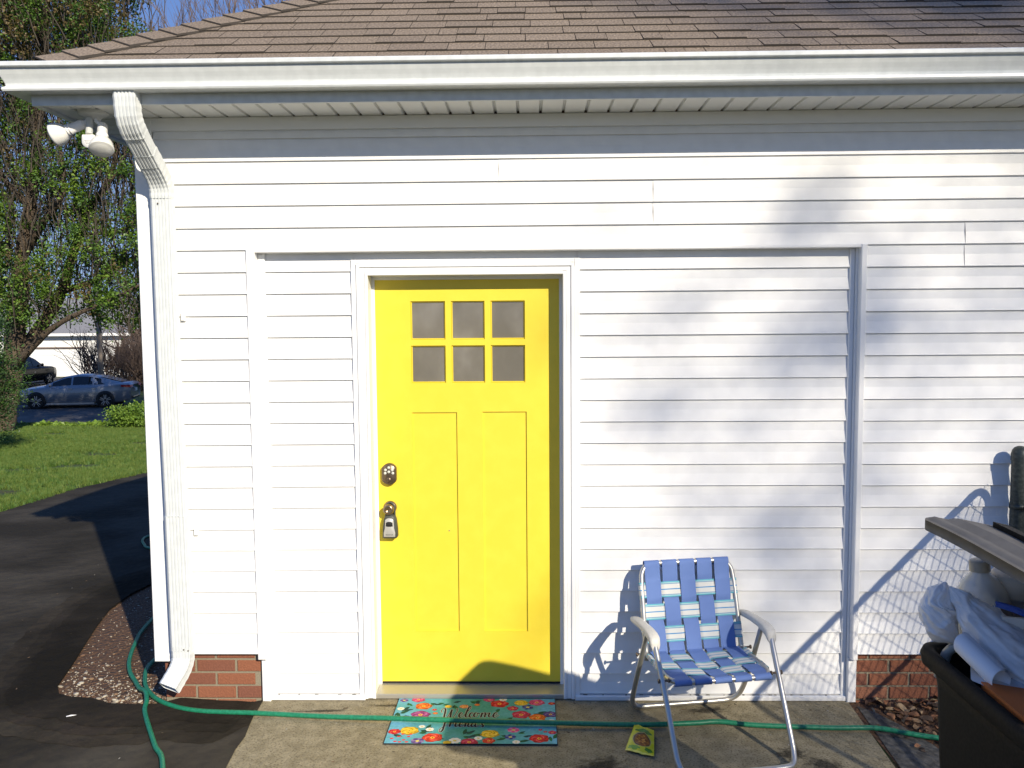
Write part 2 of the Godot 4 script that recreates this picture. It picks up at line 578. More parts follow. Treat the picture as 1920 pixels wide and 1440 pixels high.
func gravel() -> void:
	var bed := PackedVector2Array([Vector2(-2.35, -2.8), Vector2(-2.75, -2.6), Vector2(-2.90, -2.2), Vector2(-2.925, -1.94), Vector2(-2.90, -1.58), Vector2(-2.70, -0.87), Vector2(-2.50, -0.2), Vector2(-2.36, -0.05), Vector2(-2.10, 0.03), Vector2(-1.84, 0.03), Vector2(-1.88, -2.8)])
	var xfs := []
	var cols := []
	var tries := 0
	while xfs.size() < 2600 and tries < 40000:
		tries += 1
		var p := Vector2(rng.randf_range(-3.0, -1.8), rng.randf_range(-2.9, 0.12))
		var inside := Geometry2D.is_point_in_polygon(p, bed)
		if not inside and rng.randf() > 0.010:
			continue
		var near := clampf((p.y + 0.7) / 0.7, 0.0, 1.0)
		if rng.randf() > 0.10 + 0.90 * near * near:
			continue
		var sz := rng.randf_range(0.004, 0.011) + (rng.randf_range(0.0, 0.02) if rng.randf() < 0.08 + 0.15 * near * near else 0.0)
		var b := Basis.from_euler(Vector3(rng.randf_range(-0.3, 0.3), rng.randf() * TAU, rng.randf_range(-0.3, 0.3))).scaled_local(Vector3.ONE * sz)
		xfs.append(Transform3D(b, Vector3(p.x, land(p.y) + sz * 0.12 + (0.0 if inside else 0.010), p.y)))
		var c: Vector3 = [Vector3(0.42, 0.38, 0.30), Vector3(0.3, 0.26, 0.2), Vector3(0.14, 0.08, 0.048), Vector3(0.44, 0.40, 0.32), Vector3(0.11, 0.075, 0.05), Vector3(0.22, 0.14, 0.08)][rng.randi() % 6]
		cols.append(Color(c.x, c.y, c.z))
	var m := plain(1, 1, 1, 0.85)
	m.vertex_color_use_as_albedo = true
	scatter("gravel", pebble_mesh(3), m, xfs, null, "scattered pale gravel on the bare brown soil beside the house corner", "gravel", cols)

func debris() -> void:
	var xfs := []
	var cols := []
	for i in 150:
		var on_pad := i < 90
		var p := Vector2(rng.randf_range(-1.25, 1.6), -0.02 + 0.8 * pow(rng.randf(), 1.6)) if on_pad else Vector2(rng.randf_range(-4.2, -1.4), rng.randf_range(-3.0, 0.9))
		if not on_pad and p.x > -2.5 and p.y < 0.0:
			continue
		var sz := rng.randf_range(0.004, 0.010) * (1.0 if rng.randf() < 0.85 else 1.9)
		xfs.append(Transform3D(Basis.from_euler(Vector3(0, rng.randf() * TAU, 0)).scaled_local(Vector3(sz * rng.randf_range(0.8, 2.2), sz * 0.5, sz)), Vector3(p.x, land(p.y) + (0.0075 if on_pad else 0.0175), p.y)))
		var c: Vector3 = [Vector3(0.10, 0.075, 0.045), Vector3(0.05, 0.04, 0.03), Vector3(0.34, 0.32, 0.27), Vector3(0.16, 0.10, 0.06)][rng.randi() % 4]
		cols.append(Color(c.x, c.y, c.z))
	var m := plain(1, 1, 1, 0.85)
	m.vertex_color_use_as_albedo = true
	scatter("debris", pebble_mesh(9), m, xfs, null, "bits of grit and bark strewn over the concrete pad and black driveway", "debris", cols)

func grass() -> void:
	# one tuft: eight narrow blades
	for kind in 2:
		var s := stt()
		var r := RandomNumberGenerator.new()
		r.seed = 90 + kind
		for i in 9:
			var a := r.randf() * TAU
			var p := Vector3(cos(a), 0, sin(a)) * r.randf_range(0.0, 0.05)
			var d := Vector3(cos(a * 1.7), 0, sin(a * 1.7)) * r.randf_range(0.01, 0.05)
			var w := Vector3(-sin(a), 0, cos(a)) * 0.004
			var h := r.randf_range(0.035, 0.075)
			tri(s, p - w, p + w, p + d + Vector3(0, h, 0))
		s.generate_normals()
		var mesh := s.commit()
		var xfs := []
		while xfs.size() < 26000:
			var z := -4.0 - 23.0 * pow(rng.randf(), 1.35)
			var dd := 4.2 - z
			var x := rng.randf_range(-0.66, -0.41) * dd
			if z > -14.0 and x > -6.05 + rng.randf_range(-0.06, 0.05):
				continue
			var patch := sin(x * 1.3 + z * 0.7) * sin(z * 1.1 - x * 0.4) + 0.5 * sin(x * 3.7 + 2.0) * sin(z * 4.1)
			if rng.randf() > 0.50 + 0.5 * patch:
				continue
			var sc := rng.randf_range(0.5, 1.0) * (1.0 + 0.02 * dd)
			xfs.append(Transform3D(Basis(Vector3.UP, rng.randf() * TAU).scaled_local(Vector3.ONE * sc), Vector3(x, land(z) - 0.006, z)))
		scatter("grass", mesh, M.grass[kind], xfs, null, ["short green grass blades of the sunny lawn beyond the driveway", "paler yellowish grass tufts mixed through the lawn beyond the driveway"][kind], "grass")

func leaf_litter() -> void:
	var s := stt()
	for k in 6:
		var a0 := PI * k / 6.0
		var a1 := PI * (k + 1) / 6.0
		var f := func(a: float, sg: float) -> Vector3: return Vector3(-cos(a) * 0.5, 0.10 * sin(a * 2.0) + 0.16 * sin(a), sg * 0.27 * sin(a))
		quad(s, f.call(a0, 0.0) - Vector3(0, 0.07 * sin(a0), 0), f.call(a0, 1.0), f.call(a1, 1.0), f.call(a1, 0.0) - Vector3(0, 0.07 * sin(a1), 0))
		quad(s, f.call(a0, -1.0), f.call(a0, 0.0) - Vector3(0, 0.07 * sin(a0), 0), f.call(a1, 0.0) - Vector3(0, 0.07 * sin(a1), 0), f.call(a1, -1.0))
	s.generate_normals()
	var mesh := s.commit()
	var xfs := []
	var cols := []
	for i in 620:
		var x := rng.randf_range(1.70, 2.5)
		var z := rng.randf_range(-0.02, 0.75)
		if x < 1.76 + z * 0.42 and rng.randf() < 0.85:
			continue
		var sz := rng.randf_range(0.025, 0.065)
		xfs.append(Transform3D(Basis.from_euler(Vector3(rng.randf_range(-0.5, 0.5), rng.randf() * TAU, rng.randf_range(-0.5, 0.5))).scaled_local(Vector3.ONE * sz), Vector3(x, 0.006 + rng.randf() * 0.02, z)))
		var c: Vector3 = [Vector3(0.24, 0.15, 0.08), Vector3(0.33, 0.23, 0.13), Vector3(0.14, 0.075, 0.04), Vector3(0.08, 0.05, 0.03), Vector3(0.28, 0.13, 0.06)][rng.randi() % 5]
		cols.append(Color(c.x, c.y, c.z))
	var m := plain(1, 1, 1, 0.8)
	m.vertex_color_use_as_albedo = true
	scatter("leaf_litter", mesh, m, xfs, null, "dry brown fallen leaves heaped along the brick base right of the door", "leaves", cols)

# ------------------------------------------------------------------ house
const XL := -1.865
const XR := 6.2
const DEEP := -7.0

# one course of vinyl siding: bottom lip at yb, top at yt, on the wall plane z
func board(house: Node3D, x0: float, x1: float, yb: float, yt: float, z: float, lift := 0.0) -> void:
	var s := stt(false)
	var o0 := 0.0126 + lift + rng.randf_range(-0.0005, 0.0005)
	var x := x0
	var wob := rng.randf_range(-0.0005, 0.0005)
	while x < x1 - 0.001:
		var xn := minf(x + rng.randf_range(0.35, 0.6), x1)
		if x1 - xn < 0.15:
			xn = x1
		var wn := rng.randf_range(-0.0006, 0.0006)
		var pa := lap(z, yb, yt, lift, o0 + wob)
		var pb := lap(z, yb, yt, lift, o0 + wn)
		for i in pa.size() - 1:
			quad(s, Vector3(x, pa[i + 1].y, pa[i + 1].x), Vector3(xn, pb[i + 1].y, pb[i + 1].x), Vector3(xn, pb[i].y, pb[i].x), Vector3(x, pa[i].y, pa[i].x))
		if x == x0 or xn == x1:
			var pe := pa if x == x0 else pb
			var xe := x0 if x == x0 else x1
			for i in range(1, pe.size() - 1):
				tri(s, Vector3(xe, pe[0].y, pe[0].x), Vector3(xe, pe[i].y, pe[i].x), Vector3(xe, pe[i + 1].y, pe[i + 1].x))
		wob = wn
		x = xn
	obj("siding_board", s, M.white, house)

func lap(z: float, yb: float, yt: float, lift: float, o: float) -> Array[Vector2]:
	return [Vector2(z + 0.001 + lift, yt + 0.004), Vector2(z + 0.0035 + lift, yb + (yt - yb) * 0.55), Vector2(z + o - 0.001, yb + 0.004), Vector2(z + o, yb + 0.0015), Vector2(z + o - 0.0015, yb), Vector2(z - 0.002, yb + 0.0005)]

func make_house() -> void:
	var house := thing("garage", "white vinyl sided garage with brown shingle roof and bright yellow door", "garage")
	# shells behind the siding
	var s := stt(false)
	box(s, XL, XR, 2.31, 2.953, -0.12, -0.003)
	box(s, XL, -1.30, 0.262, 2.31, -0.12, -0.003)
	box(s, 1.68, XR, 0.262, 2.31, -0.12, -0.003)
	box(s, -1.36, -0.752, 0.0, 2.34, -0.20, -0.060)
	box(s, 0.232, 1.72, 0.0, 2.34, -0.20, -0.060)
	box(s, -0.752, 0.232, 2.20, 2.34, -0.20, -0.060)
	obj("wall_sheathing", s, M.white_trim, house)
	s = stt(false)
	box(s, XL + 0.01, XL + 0.13, -0.7, 2.95, DEEP, -0.12)
	box(s, XR - 0.12, XR, -0.7, 2.95, DEEP, -0.12)
	box(s, XL, XR, -0.7, 2.95, DEEP - 0.12, DEEP)
	obj("side_wall", s, M.white, house)
	s = stt(false)
	box(s, XL + 0.15, XR - 0.15, -0.1, 0.05, DEEP, -0.21)
	obj("inside_floor", s, M.inside, house)
	# siding courses
	for k in range(-4, 20):
		var yb := 2.310 - PITCH * k
		var yt := yb + PITCH
		if k == -4:
			board(house, -1.775, XR, yb, yt, 0.0)
		elif k == -3:
			board(house, -1.775, -0.085, yb, yt, 0.0)
			board(house, -0.087, XR, yb, yt, 0.0, 0.0012)
		elif k == -2 or k == -1:
			board(house, -1.775, 0.665, yb, yt, 0.0)
			board(house, 0.663, XR, yb, yt, 0.0, 0.0012)
		elif k == 0:
			board(house, -1.775, 2.17, yb, yt, 0.0)
			board(house, 2.168, XR, yb, yt, 0.0, 0.0012)
		else:
			board(house, -1.775, -1.327, yb, yt, 0.0)
			if k == 1:
				board(house, 1.690, 2.17, yb, yt, 0.0)
				board(house, 2.168, XR, yb, yt, 0.0, 0.0012)
			elif k == 4 or k == 5:
				board(house, 1.690, 2.52, yb, yt, 0.0)
				board(house, 2.518, XR, yb, yt, 0.0, 0.0012)
			else:
				board(house, 1.690, XR, yb, yt, 0.0)
	board(house, -1.775, XR, 2.310 + PITCH * 5, 2.895, 0.0)
	board(house, -1.775, XR, 2.310 + PITCH * 4 + PITCH, 2.895, -0.001)
	# frieze channel under the soffit
	s = stt(false)
	cbox(s, -1.79, XR, 2.888, 2.951, -0.002, 0.019, 0.003)
	obj("frieze_trim", s, M.white_trim, house)
	# infill siding either side of the door
	var zi := -0.055
	for k in range(-1, 20):
		var yb := 2.205 - 0.1085 * k
		var yt := minf(yb + 0.1085, 2.3)
		board(house, -1.262, -0.82, yb, yt, zi)
		board(house, 0.300, 1.640, yb, yt, zi)
	board(house, -1.262, -0.82, 0.038, 0.1435, zi)
	board(house, 0.300, 1.640, 0.038, 0.1435, zi)
	# channels round the infill
	for e in [[-1.292, -1.258], [-0.829, -0.802], [0.282, 0.309], [1.637, 1.661]]:
		s = stt(false)
		cbox(s, e[0], e[1], 0.012, 2.296 if absf(e[0] - 0.18) > 1.2 else 2.262, zi - 0.004, zi + 0.017, 0.003)
		obj("channel_trim", s, M.white_trim, house)
	s = stt(false)
	cbox(s, -0.802, 0.282, 2.240, 2.262, zi - 0.004, zi + 0.016, 0.003)
	obj("channel_trim", s, M.white_trim, house)
	# opening casing
	for e in [[-1.335, -1.292, -1], [1.670, 1.700, 1]]:
		s = stt(false)
		cbox(s, e[0], e[1], 0.238, 2.3145, -0.062, 0.0165, 0.004)
		obj("opening_casing", s, M.white_trim, house)
		s = stt(false)
		if e[2] < 0:
			cbox(s, -1.327, -1.285, 0.006, 0.2375, -0.11, -0.012, 0.004)
		else:
			cbox(s, 1.662, 1.706, 0.006, 0.2375, -0.11, -0.012, 0.004)
			cbox(s, 1.6615, 1.672, 0.24, 2.30, -0.11, -0.022, 0.003)
		obj("post_base", s, M.white_trim, house)
	s = stt(false)
	cbox(s, -1.292, 1.670, 2.297, 2.3125, -0.062, 0.014, 0.003)
	obj("opening_head", s, M.white_trim, house)
	# sill tracks with old dirt
	for e in [[-1.290, -0.798], [0.284, 1.660]]:
		s = stt(false)
		cbox(s, e[0], e[1], 0.008, 0.032, -0.075, -0.024, 0.003)
		obj("sill_track", s, M.white_trim, house)
		s = stt(true)
		var x: float = e[0] + 0.04
		while x < e[1] - 0.04:
			var w := rng.randf_range(0.004, 0.022)
			tube(s, [Vector3(x, 0.033, -0.038 + rng.randf_range(-0.004, 0.002)), Vector3(x + w, 0.034, -0.038)], rng.randf_range(0.0015, 0.0035), 5)
			x += w + rng.randf_range(0.01, 0.13)
		var g := obj("dirt_specks", s, M.grime, house)
		g.set_meta("kind", "stuff")
	# corner post
	s = stt(false)
	cbox(s, XL, -1.776, 0.231, 2.951, -0.10, 0.021, 0.004)
	obj("corner_post", s, M.white_trim, house)
	# foundation
	s = stt(false)
	box(s, -1.80, -1.34, -0.2, 0.262, -0.14, -0.036)
	box(s, XL + 0.03, -1.80, -0.7, 0.262, DEEP, -0.036)
	obj("foundation_mortar", s, M.mortar, house)
	s = stt(false)
	box(s, 1.706, XR, -0.2, 0.262, -0.14, -0.036)
	obj("foundation_mortar", s, M.mortar, house)
	for row in 5:
		var y0 := 0.0195 - 0.0695 + 0.0695 * row
		var y1 := minf(y0 + 0.0605, 0.2605)
		for side in 2:
			var x := (-1.875 if side == 0 else 1.57) + (0.0 if row % 2 == 1 else 0.1035)
			if side == 1:
				x -= 0.105
			var xmin := -1.835 if side == 0 else 1.708
			var xmax := -1.338 if side == 0 else 2.95
			while x < xmax:
				var a := maxf(x, xmin)
				var b := minf(x + 0.1965, xmax)
				if b - a > 0.02:
					s = stt(false)
					cbox(s, a + rng.randf_range(0.0, 0.002), b - rng.randf_range(0.0, 0.002), y0 + rng.randf_range(0, 0.002), y1 - rng.randf_range(0, 0.002), -0.10, -0.0285 + rng.randf_range(-0.002, 0.002), 0.003)
					obj("brick", s, M.bricks[rng.randi() % 4], house)
				x += 0.2075
	door(house)
	eaves(house)
	roof(house)
	downspout(house)
	floodlight(house)

func inset_face(s: SurfaceTool, x0: float, x1: float, y0: float, y1: float, z: float, holes: Array) -> void:
	var xs := [x0, x1]
	var ys := [y0, y1]
	for h in holes:
		xs.append_array([h[0], h[1]])
		ys.append_array([h[2], h[3]])
	xs.sort()
	ys.sort()
	for i in xs.size() - 1:
		for j in ys.size() - 1:
			if xs[i + 1] - xs[i] < 0.0005 or ys[j + 1] - ys[j] < 0.0005:
				continue
			var cx: float = (xs[i] + xs[i + 1]) / 2
			var cy: float = (ys[j] + ys[j + 1]) / 2
			var skip := false
			for h in holes:
				if cx > h[0] and cx < h[1] and cy > h[2] and cy < h[3]:
					skip = true
			if not skip:
				quad(s, Vector3(xs[i], ys[j], z), Vector3(xs[i + 1], ys[j], z), Vector3(xs[i + 1], ys[j + 1], z), Vector3(xs[i], ys[j + 1], z))
	for h in holes:
		var d: float = h[4]
		var a := Vector3(h[0], h[2], z)
		var b := Vector3(h[1], h[2], z)
		var c := Vector3(h[1], h[3], z)
		var e := Vector3(h[0], h[3], z)
		var k := Vector3(0, 0, -d)
		quad(s, a, b, b + k, a + k)
		quad(s, b, c, c + k, b + k)
		quad(s, c, e, e + k, c + k)
		quad(s, e, a, a + k, e + k)
		if h[5]:
			quad(s, a + k, b + k, c + k, e + k)

func door(house: Node3D) -> void:
	var z := -0.152
	var s := stt(false)
	var holes := []
	var cols := [[-0.549, -0.372], [-0.341, -0.170], [-0.139, 0.036]]
	var rows := [[1.638, 1.830], [1.861, 2.057]]
	for c in cols:
		for r in rows:
			holes.append([c[0], c[1], r[0], r[1], 0.030, false])
	holes.append([-0.549, -0.317, 0.326, 1.485, 0.009, true])
	holes.append([-0.185, 0.042, 0.326, 1.487, 0.009, true])
	inset_face(s, -0.742, 0.222, 0.055, 2.172, z, holes)
	# edges and back leaf below the glass
	box(s, -0.742, 0.222, 0.055, 1.60, z - 0.044, z - 0.012)
	box(s, -0.742, -0.56, 1.60, 2.172, z - 0.044, z - 0.002)
	box(s, 0.047, 0.222, 1.60, 2.172, z - 0.044, z - 0.002)
	box(s, -0.56, 0.047, 2.068, 2.172, z - 0.044, z - 0.002)
	quad(s, Vector3(-0.742, 0.055, z - 0.01), Vector3(0.222, 0.055, z - 0.01), Vector3(0.222, 0.055, z), Vector3(-0.742, 0.055, z))
	var d := obj("entry_door", s, M.yellow, house)
	d.set_meta("label", "bright yellow craftsman door with six small panes over two tall panels")
	var glass := StandardMaterial3D.new()
	glass.albedo_texture = noise_tex(0.012, 83, [[0.2, lin(0.185, 0.172, 0.145, 0.74)], [0.55, lin(0.21, 0.195, 0.165, 0.77)], [0.85, lin(0.25, 0.235, 0.205, 0.80)]], 256)
	glass.transparency = BaseMaterial3D.TRANSPARENCY_ALPHA
	glass.uv1_triplanar = true
	glass.uv1_world_triplanar = true
	glass.uv1_scale = Vector3(1.3, 0.9, 1.0)
	glass.roughness = 0.06
	glass.cull_mode = BaseMaterial3D.CULL_DISABLED
	for c in cols:
		for r in rows:
			s = stt(false)
			box(s, c[0] - 0.002, c[1] + 0.002, r[0] - 0.002, r[1] + 0.002, z - 0.018, z - 0.014)
			obj("pane", s, glass, d)
			s = stt(false)
			for e in [[c[0], c[1], r[0], r[0] + 0.006], [c[0], c[1], r[1] - 0.006, r[1]], [c[0], c[0] + 0.006, r[0] + 0.006, r[1] - 0.006], [c[1] - 0.006, c[1], r[0] + 0.006, r[1] - 0.006]]:
				cbox(s, e[0], e[1], e[2], e[3], z - 0.0139, z - 0.006, 0.003)
			obj("glazing_bead", s, M.yellow, d)
	s = stt(false)
	box(s, -0.742, 0.222, 0.043, 0.057, z - 0.03, z - 0.004)
	obj("door_sweep", s, M.dark, d)
	s = stt()
	lathe(s, [Vector2(0.004, 0), Vector2(0.003, 0.0012), Vector2(0, 0.0015)], along(Vector3(-0.366, 0.862, z - 0.009), Vector3.BACK), 8)
	obj("speck", s, M.grime, d)
	# keypad deadbolt
	s = stt(true)
	var kp := Transform3D(Basis(Vector3.RIGHT, PI / 2), Vector3(-0.671, 1.167, z))
	var ring := []
	for k in 32:
		var a := TAU * k / 32
		ring.append(Vector2(clampf(cos(a) * 0.047, -0.037, 0.037), sin(a) * 0.056))
	plate(s, ring, Vector3(-0.671, 1.167, z), 0.030, 0.006)
	var pad := obj("keypad_lock", s, M.bronze, d)
	for b in [[0.0, 0.036], [-0.017, 0.024], [0.018, 0.024], [-0.019, 0.007], [0.0, 0.014], [0.021, 0.007]]:
		s = stt(true)
		lathe(s, [Vector2(0.0075, 0), Vector2(0.0075, 0.002), Vector2(0.006, 0.0042), Vector2(0, 0.0048)], along(Vector3(-0.671 + b[0], 1.167 + b[1], z + 0.030), Vector3.BACK), 12)
		obj("keypad_button", s, M.button, d)
	s = stt(true)
	lathe(s, [Vector2(0.013, 0), Vector2(0.013, 0.004), Vector2(0.004, 0.005), Vector2(0, 0.005)], along(Vector3(-0.672, 1.140, z + 0.030), Vector3.BACK), 16)
	obj("key_cylinder", s, M.bronze, d)
	# knob with rose
	s = stt(true)
	lathe(s, [Vector2(0.034, 0), Vector2(0.034, 0.006), Vector2(0.026, 0.012), Vector2(0.013, 0.014), Vector2(0.012, 0.034), Vector2(0.020, 0.040), Vector2(0.0275, 0.050), Vector2(0.028, 0.060), Vector2(0.022, 0.069), Vector2(0.012, 0.071), Vector2(0.010, 0.068), Vector2(0, 0.068)], along(Vector3(-0.671, 0.990, z), Vector3.BACK), 28)
	obj("doorknob", s, M.brass, d)
	# frame, casing, threshold
	for e in [[-0.752, -0.731, 0], [0.211, 0.232, 0]]:
		s = stt(false)
		box(s, e[0], e[1], 0.04, 2.18, z - 0.05, z + 0.004)
		box(s, -0.768 if e[0] < 0 else 0.228, -0.7455 if e[0] < 0 else 0.248, 0.03, 2.185, z - 0.05, -0.058)
		obj("door_jamb", s, M.white_trim, house)
	s = stt(false)
	box(s, -0.752, 0.232, 2.166, 2.20, z - 0.05, z + 0.003)
	box(s, -0.745, 0.228, 2.183, 2.21, z + 0.003, -0.058)
	obj("door_jamb", s, M.white_trim, house)
	for e in [[-0.802, -0.745, 0], [0.2255, 0.282, 1]]:
		for part in 3:
			var f0: float = [0.0, 0.30, 0.72][part]
			var f1: float = [0.30, 0.72, 1.0][part]
			if e[2] == 1:
				var t := f0
				f0 = 1.0 - f1
				f1 = 1.0 - t
			s = stt(false)
			cbox(s, lerpf(e[0], e[1], f0), lerpf(e[0], e[1], f1), 0.012, 2.24 - 0.057 * (1.0 - [1.0, 0.7, 0.28][part]) if part else 2.24, -0.08, [-0.030, -0.037, -0.033][part], 0.003)
			obj("door_casing", s, M.white_trim, house)
	for part in 3:
		var f0: float = [0.0, 0.30, 0.72][part]
		var f1: float = [0.30, 0.72, 1.0][part]
		s = stt(false)
		cbox(s, -0.802 + 0.057 * f0, 0.282 - 0.057 * f0, 2.24 - 0.057 * f1, 2.24 - 0.057 * f0, -0.081, [-0.0305, -0.0375, -0.0335][part], 0.003)
		obj("door_casing", s, M.white_trim, house)
	s = stt(false)
	run_x(s, [Vector2(-0.20, 0.040), Vector2(-0.135, 0.042), Vector2(-0.045, 0.034), Vector2(-0.040, 0.030), Vector2(-0.040, 0.012), Vector2(-0.2, 0.01)], -0.745, 0.2255)
	obj("threshold", s, plain(0.42, 0.40, 0.34, 0.35, 0.4), house)

# flat rounded plate: outline in xy, thickness along z with rounded rim
func plate(s: SurfaceTool, ring: Array, at: Vector3, h: float, c: float) -> void:
	var n := ring.size()
	var lv := []
	for st in [[1.0, 0.0], [1.0, h - c], [0.0, h]]:
		var r := []
		for p in ring:
			var q: Vector2 = p
			if st[0] < 0.5:
				q = p - p.normalized() * c
			r.append(at + Vector3(q.x, q.y, st[1]))
		lv.append(r)
	for i in 2:
		for k in n:
			var k2 := (k + 1) % n
			quad(s, lv[i][k], lv[i][k2], lv[i + 1][k2], lv[i + 1][k])
	var mid := at + Vector3(0, 0, h + 0.0004)
	for k in n:
		tri(s, mid, lv[2][k], lv[2][(k + 1) % n])

func eaves(house: Node3D) -> void:
	# soffit planks with a dark groove between
	var s := stt(false)
	box(s, -2.16, XR, 2.966, 2.972, 0.0, 0.30)
	box(s, -2.16, XL + 0.01, 2.966, 2.972, DEEP, 0.0)
	obj("soffit_backing", s, M.soffit, house)
	var x := -0.754 - 0.1087 * 13
	while x < 3.4:
		s = stt(false)
		run_x(s, [Vector2(0.299, 2.960), Vector2(0.299, 2.952), Vector2(0.002, 2.952), Vector2(0.002, 2.960)], x + 0.011, x + 0.1035)
		quad(s, Vector3(x + 0.1035, 2.952, 0.002), Vector3(x + 0.1035, 2.952, 0.299), Vector3(x + 0.107, 2.9645, 0.299), Vector3(x + 0.107, 2.9645, 0.002))
		quad(s, Vector3(x + 0.011, 2.952, 0.299), Vector3(x + 0.011, 2.952, 0.002), Vector3(x + 0.0075, 2.9645, 0.002), Vector3(x + 0.0075, 2.9645, 0.299))
		if x + 0.1 > XL:
			obj("soffit_plank", s, M.soffit, house)
		else:
			obj("soffit_plank", s, M.soffit, house)
		x += 0.1087
	s = stt(false)
	box(s, 3.45, XR, 2.952, 2.964, 0.002, 0.299)
	obj("soffit_plank", s, M.soffit, house)
	for k in 10:
		s = stt(false)
		box(s, -2.158, XL - 0.002, 2.952, 2.9655, -0.12 - 0.1087 * k, -0.025 - 0.1087 * k)
		obj("soffit_plank", s, M.soffit, house)
	s = stt(false)
	box(s, -2.158, XL - 0.002, 2.952, 2.9655, DEEP, -1.21)
	obj("soffit_plank", s, M.soffit, house)
	# fascia boards
	s = stt(false)
	box(s, -2.185, XR, 2.940, 3.10, 0.300, 0.318)
	obj("fascia", s, M.white_metal, house)
	s = stt(false)
	box(s, -2.185, -2.165, 2.940, 3.10, DEEP, 0.299)
	obj("fascia", s, M.white_metal, house)
	# gutter, mitred round the corner
	s = stt(false)
	var prof := [Vector2(0.0, 3.095), Vector2(0.0, 2.987), Vector2(0.074, 2.984), Vector2(0.081, 2.986), Vector2(0.0845, 2.993), Vector2(0.0825, 3.003), Vector2(0.075, 3.0065), Vector2(0.071, 3.010), Vector2(0.0725, 3.020), Vector2(0.080, 3.037), Vector2(0.090, 3.056), Vector2(0.097, 3.072), Vector2(0.098, 3.080), Vector2(0.112, 3.0815), Vector2(0.116, 3.085), Vector2(0.1165, 3.100), Vector2(0.113, 3.104), Vector2(0.103, 3.103), Vector2(0.103, 3.094)]
	for i in prof.size() - 1:
		var p: Vector2 = prof[i]
		var q: Vector2 = prof[i + 1]
		var za := 0.3185
		var xa := -2.1855
		quad(s, Vector3(xa - p.x, p.y, za + p.x), Vector3(xa - q.x, q.y, za + q.x), Vector3(XR, q.y, za + q.x), Vector3(XR, p.y, za + p.x))
		quad(s, Vector3(xa - p.x, p.y, DEEP), Vector3(xa - q.x, q.y, DEEP), Vector3(xa - q.x, q.y, za + q.x), Vector3(xa - p.x, p.y, za + p.x))
	obj("gutter", s, M.white_metal, house)
	s = stt(false)
	# slip joint near the mitre
	for i in range(2, 17):
		var p: Vector2 = prof[i]
		var q: Vector2 = prof[i + 1]
		var za := 0.3197
		quad(s, Vector3(-2.185 - p.x + 0.003, p.y, za + p.x), Vector3(-2.185 - q.x + 0.003, q.y, za + q.x), Vector3(-2.15, q.y, za + q.x), Vector3(-2.15, p.y, za + p.x))
	obj("gutter_mitre", s, M.white_metal, house)

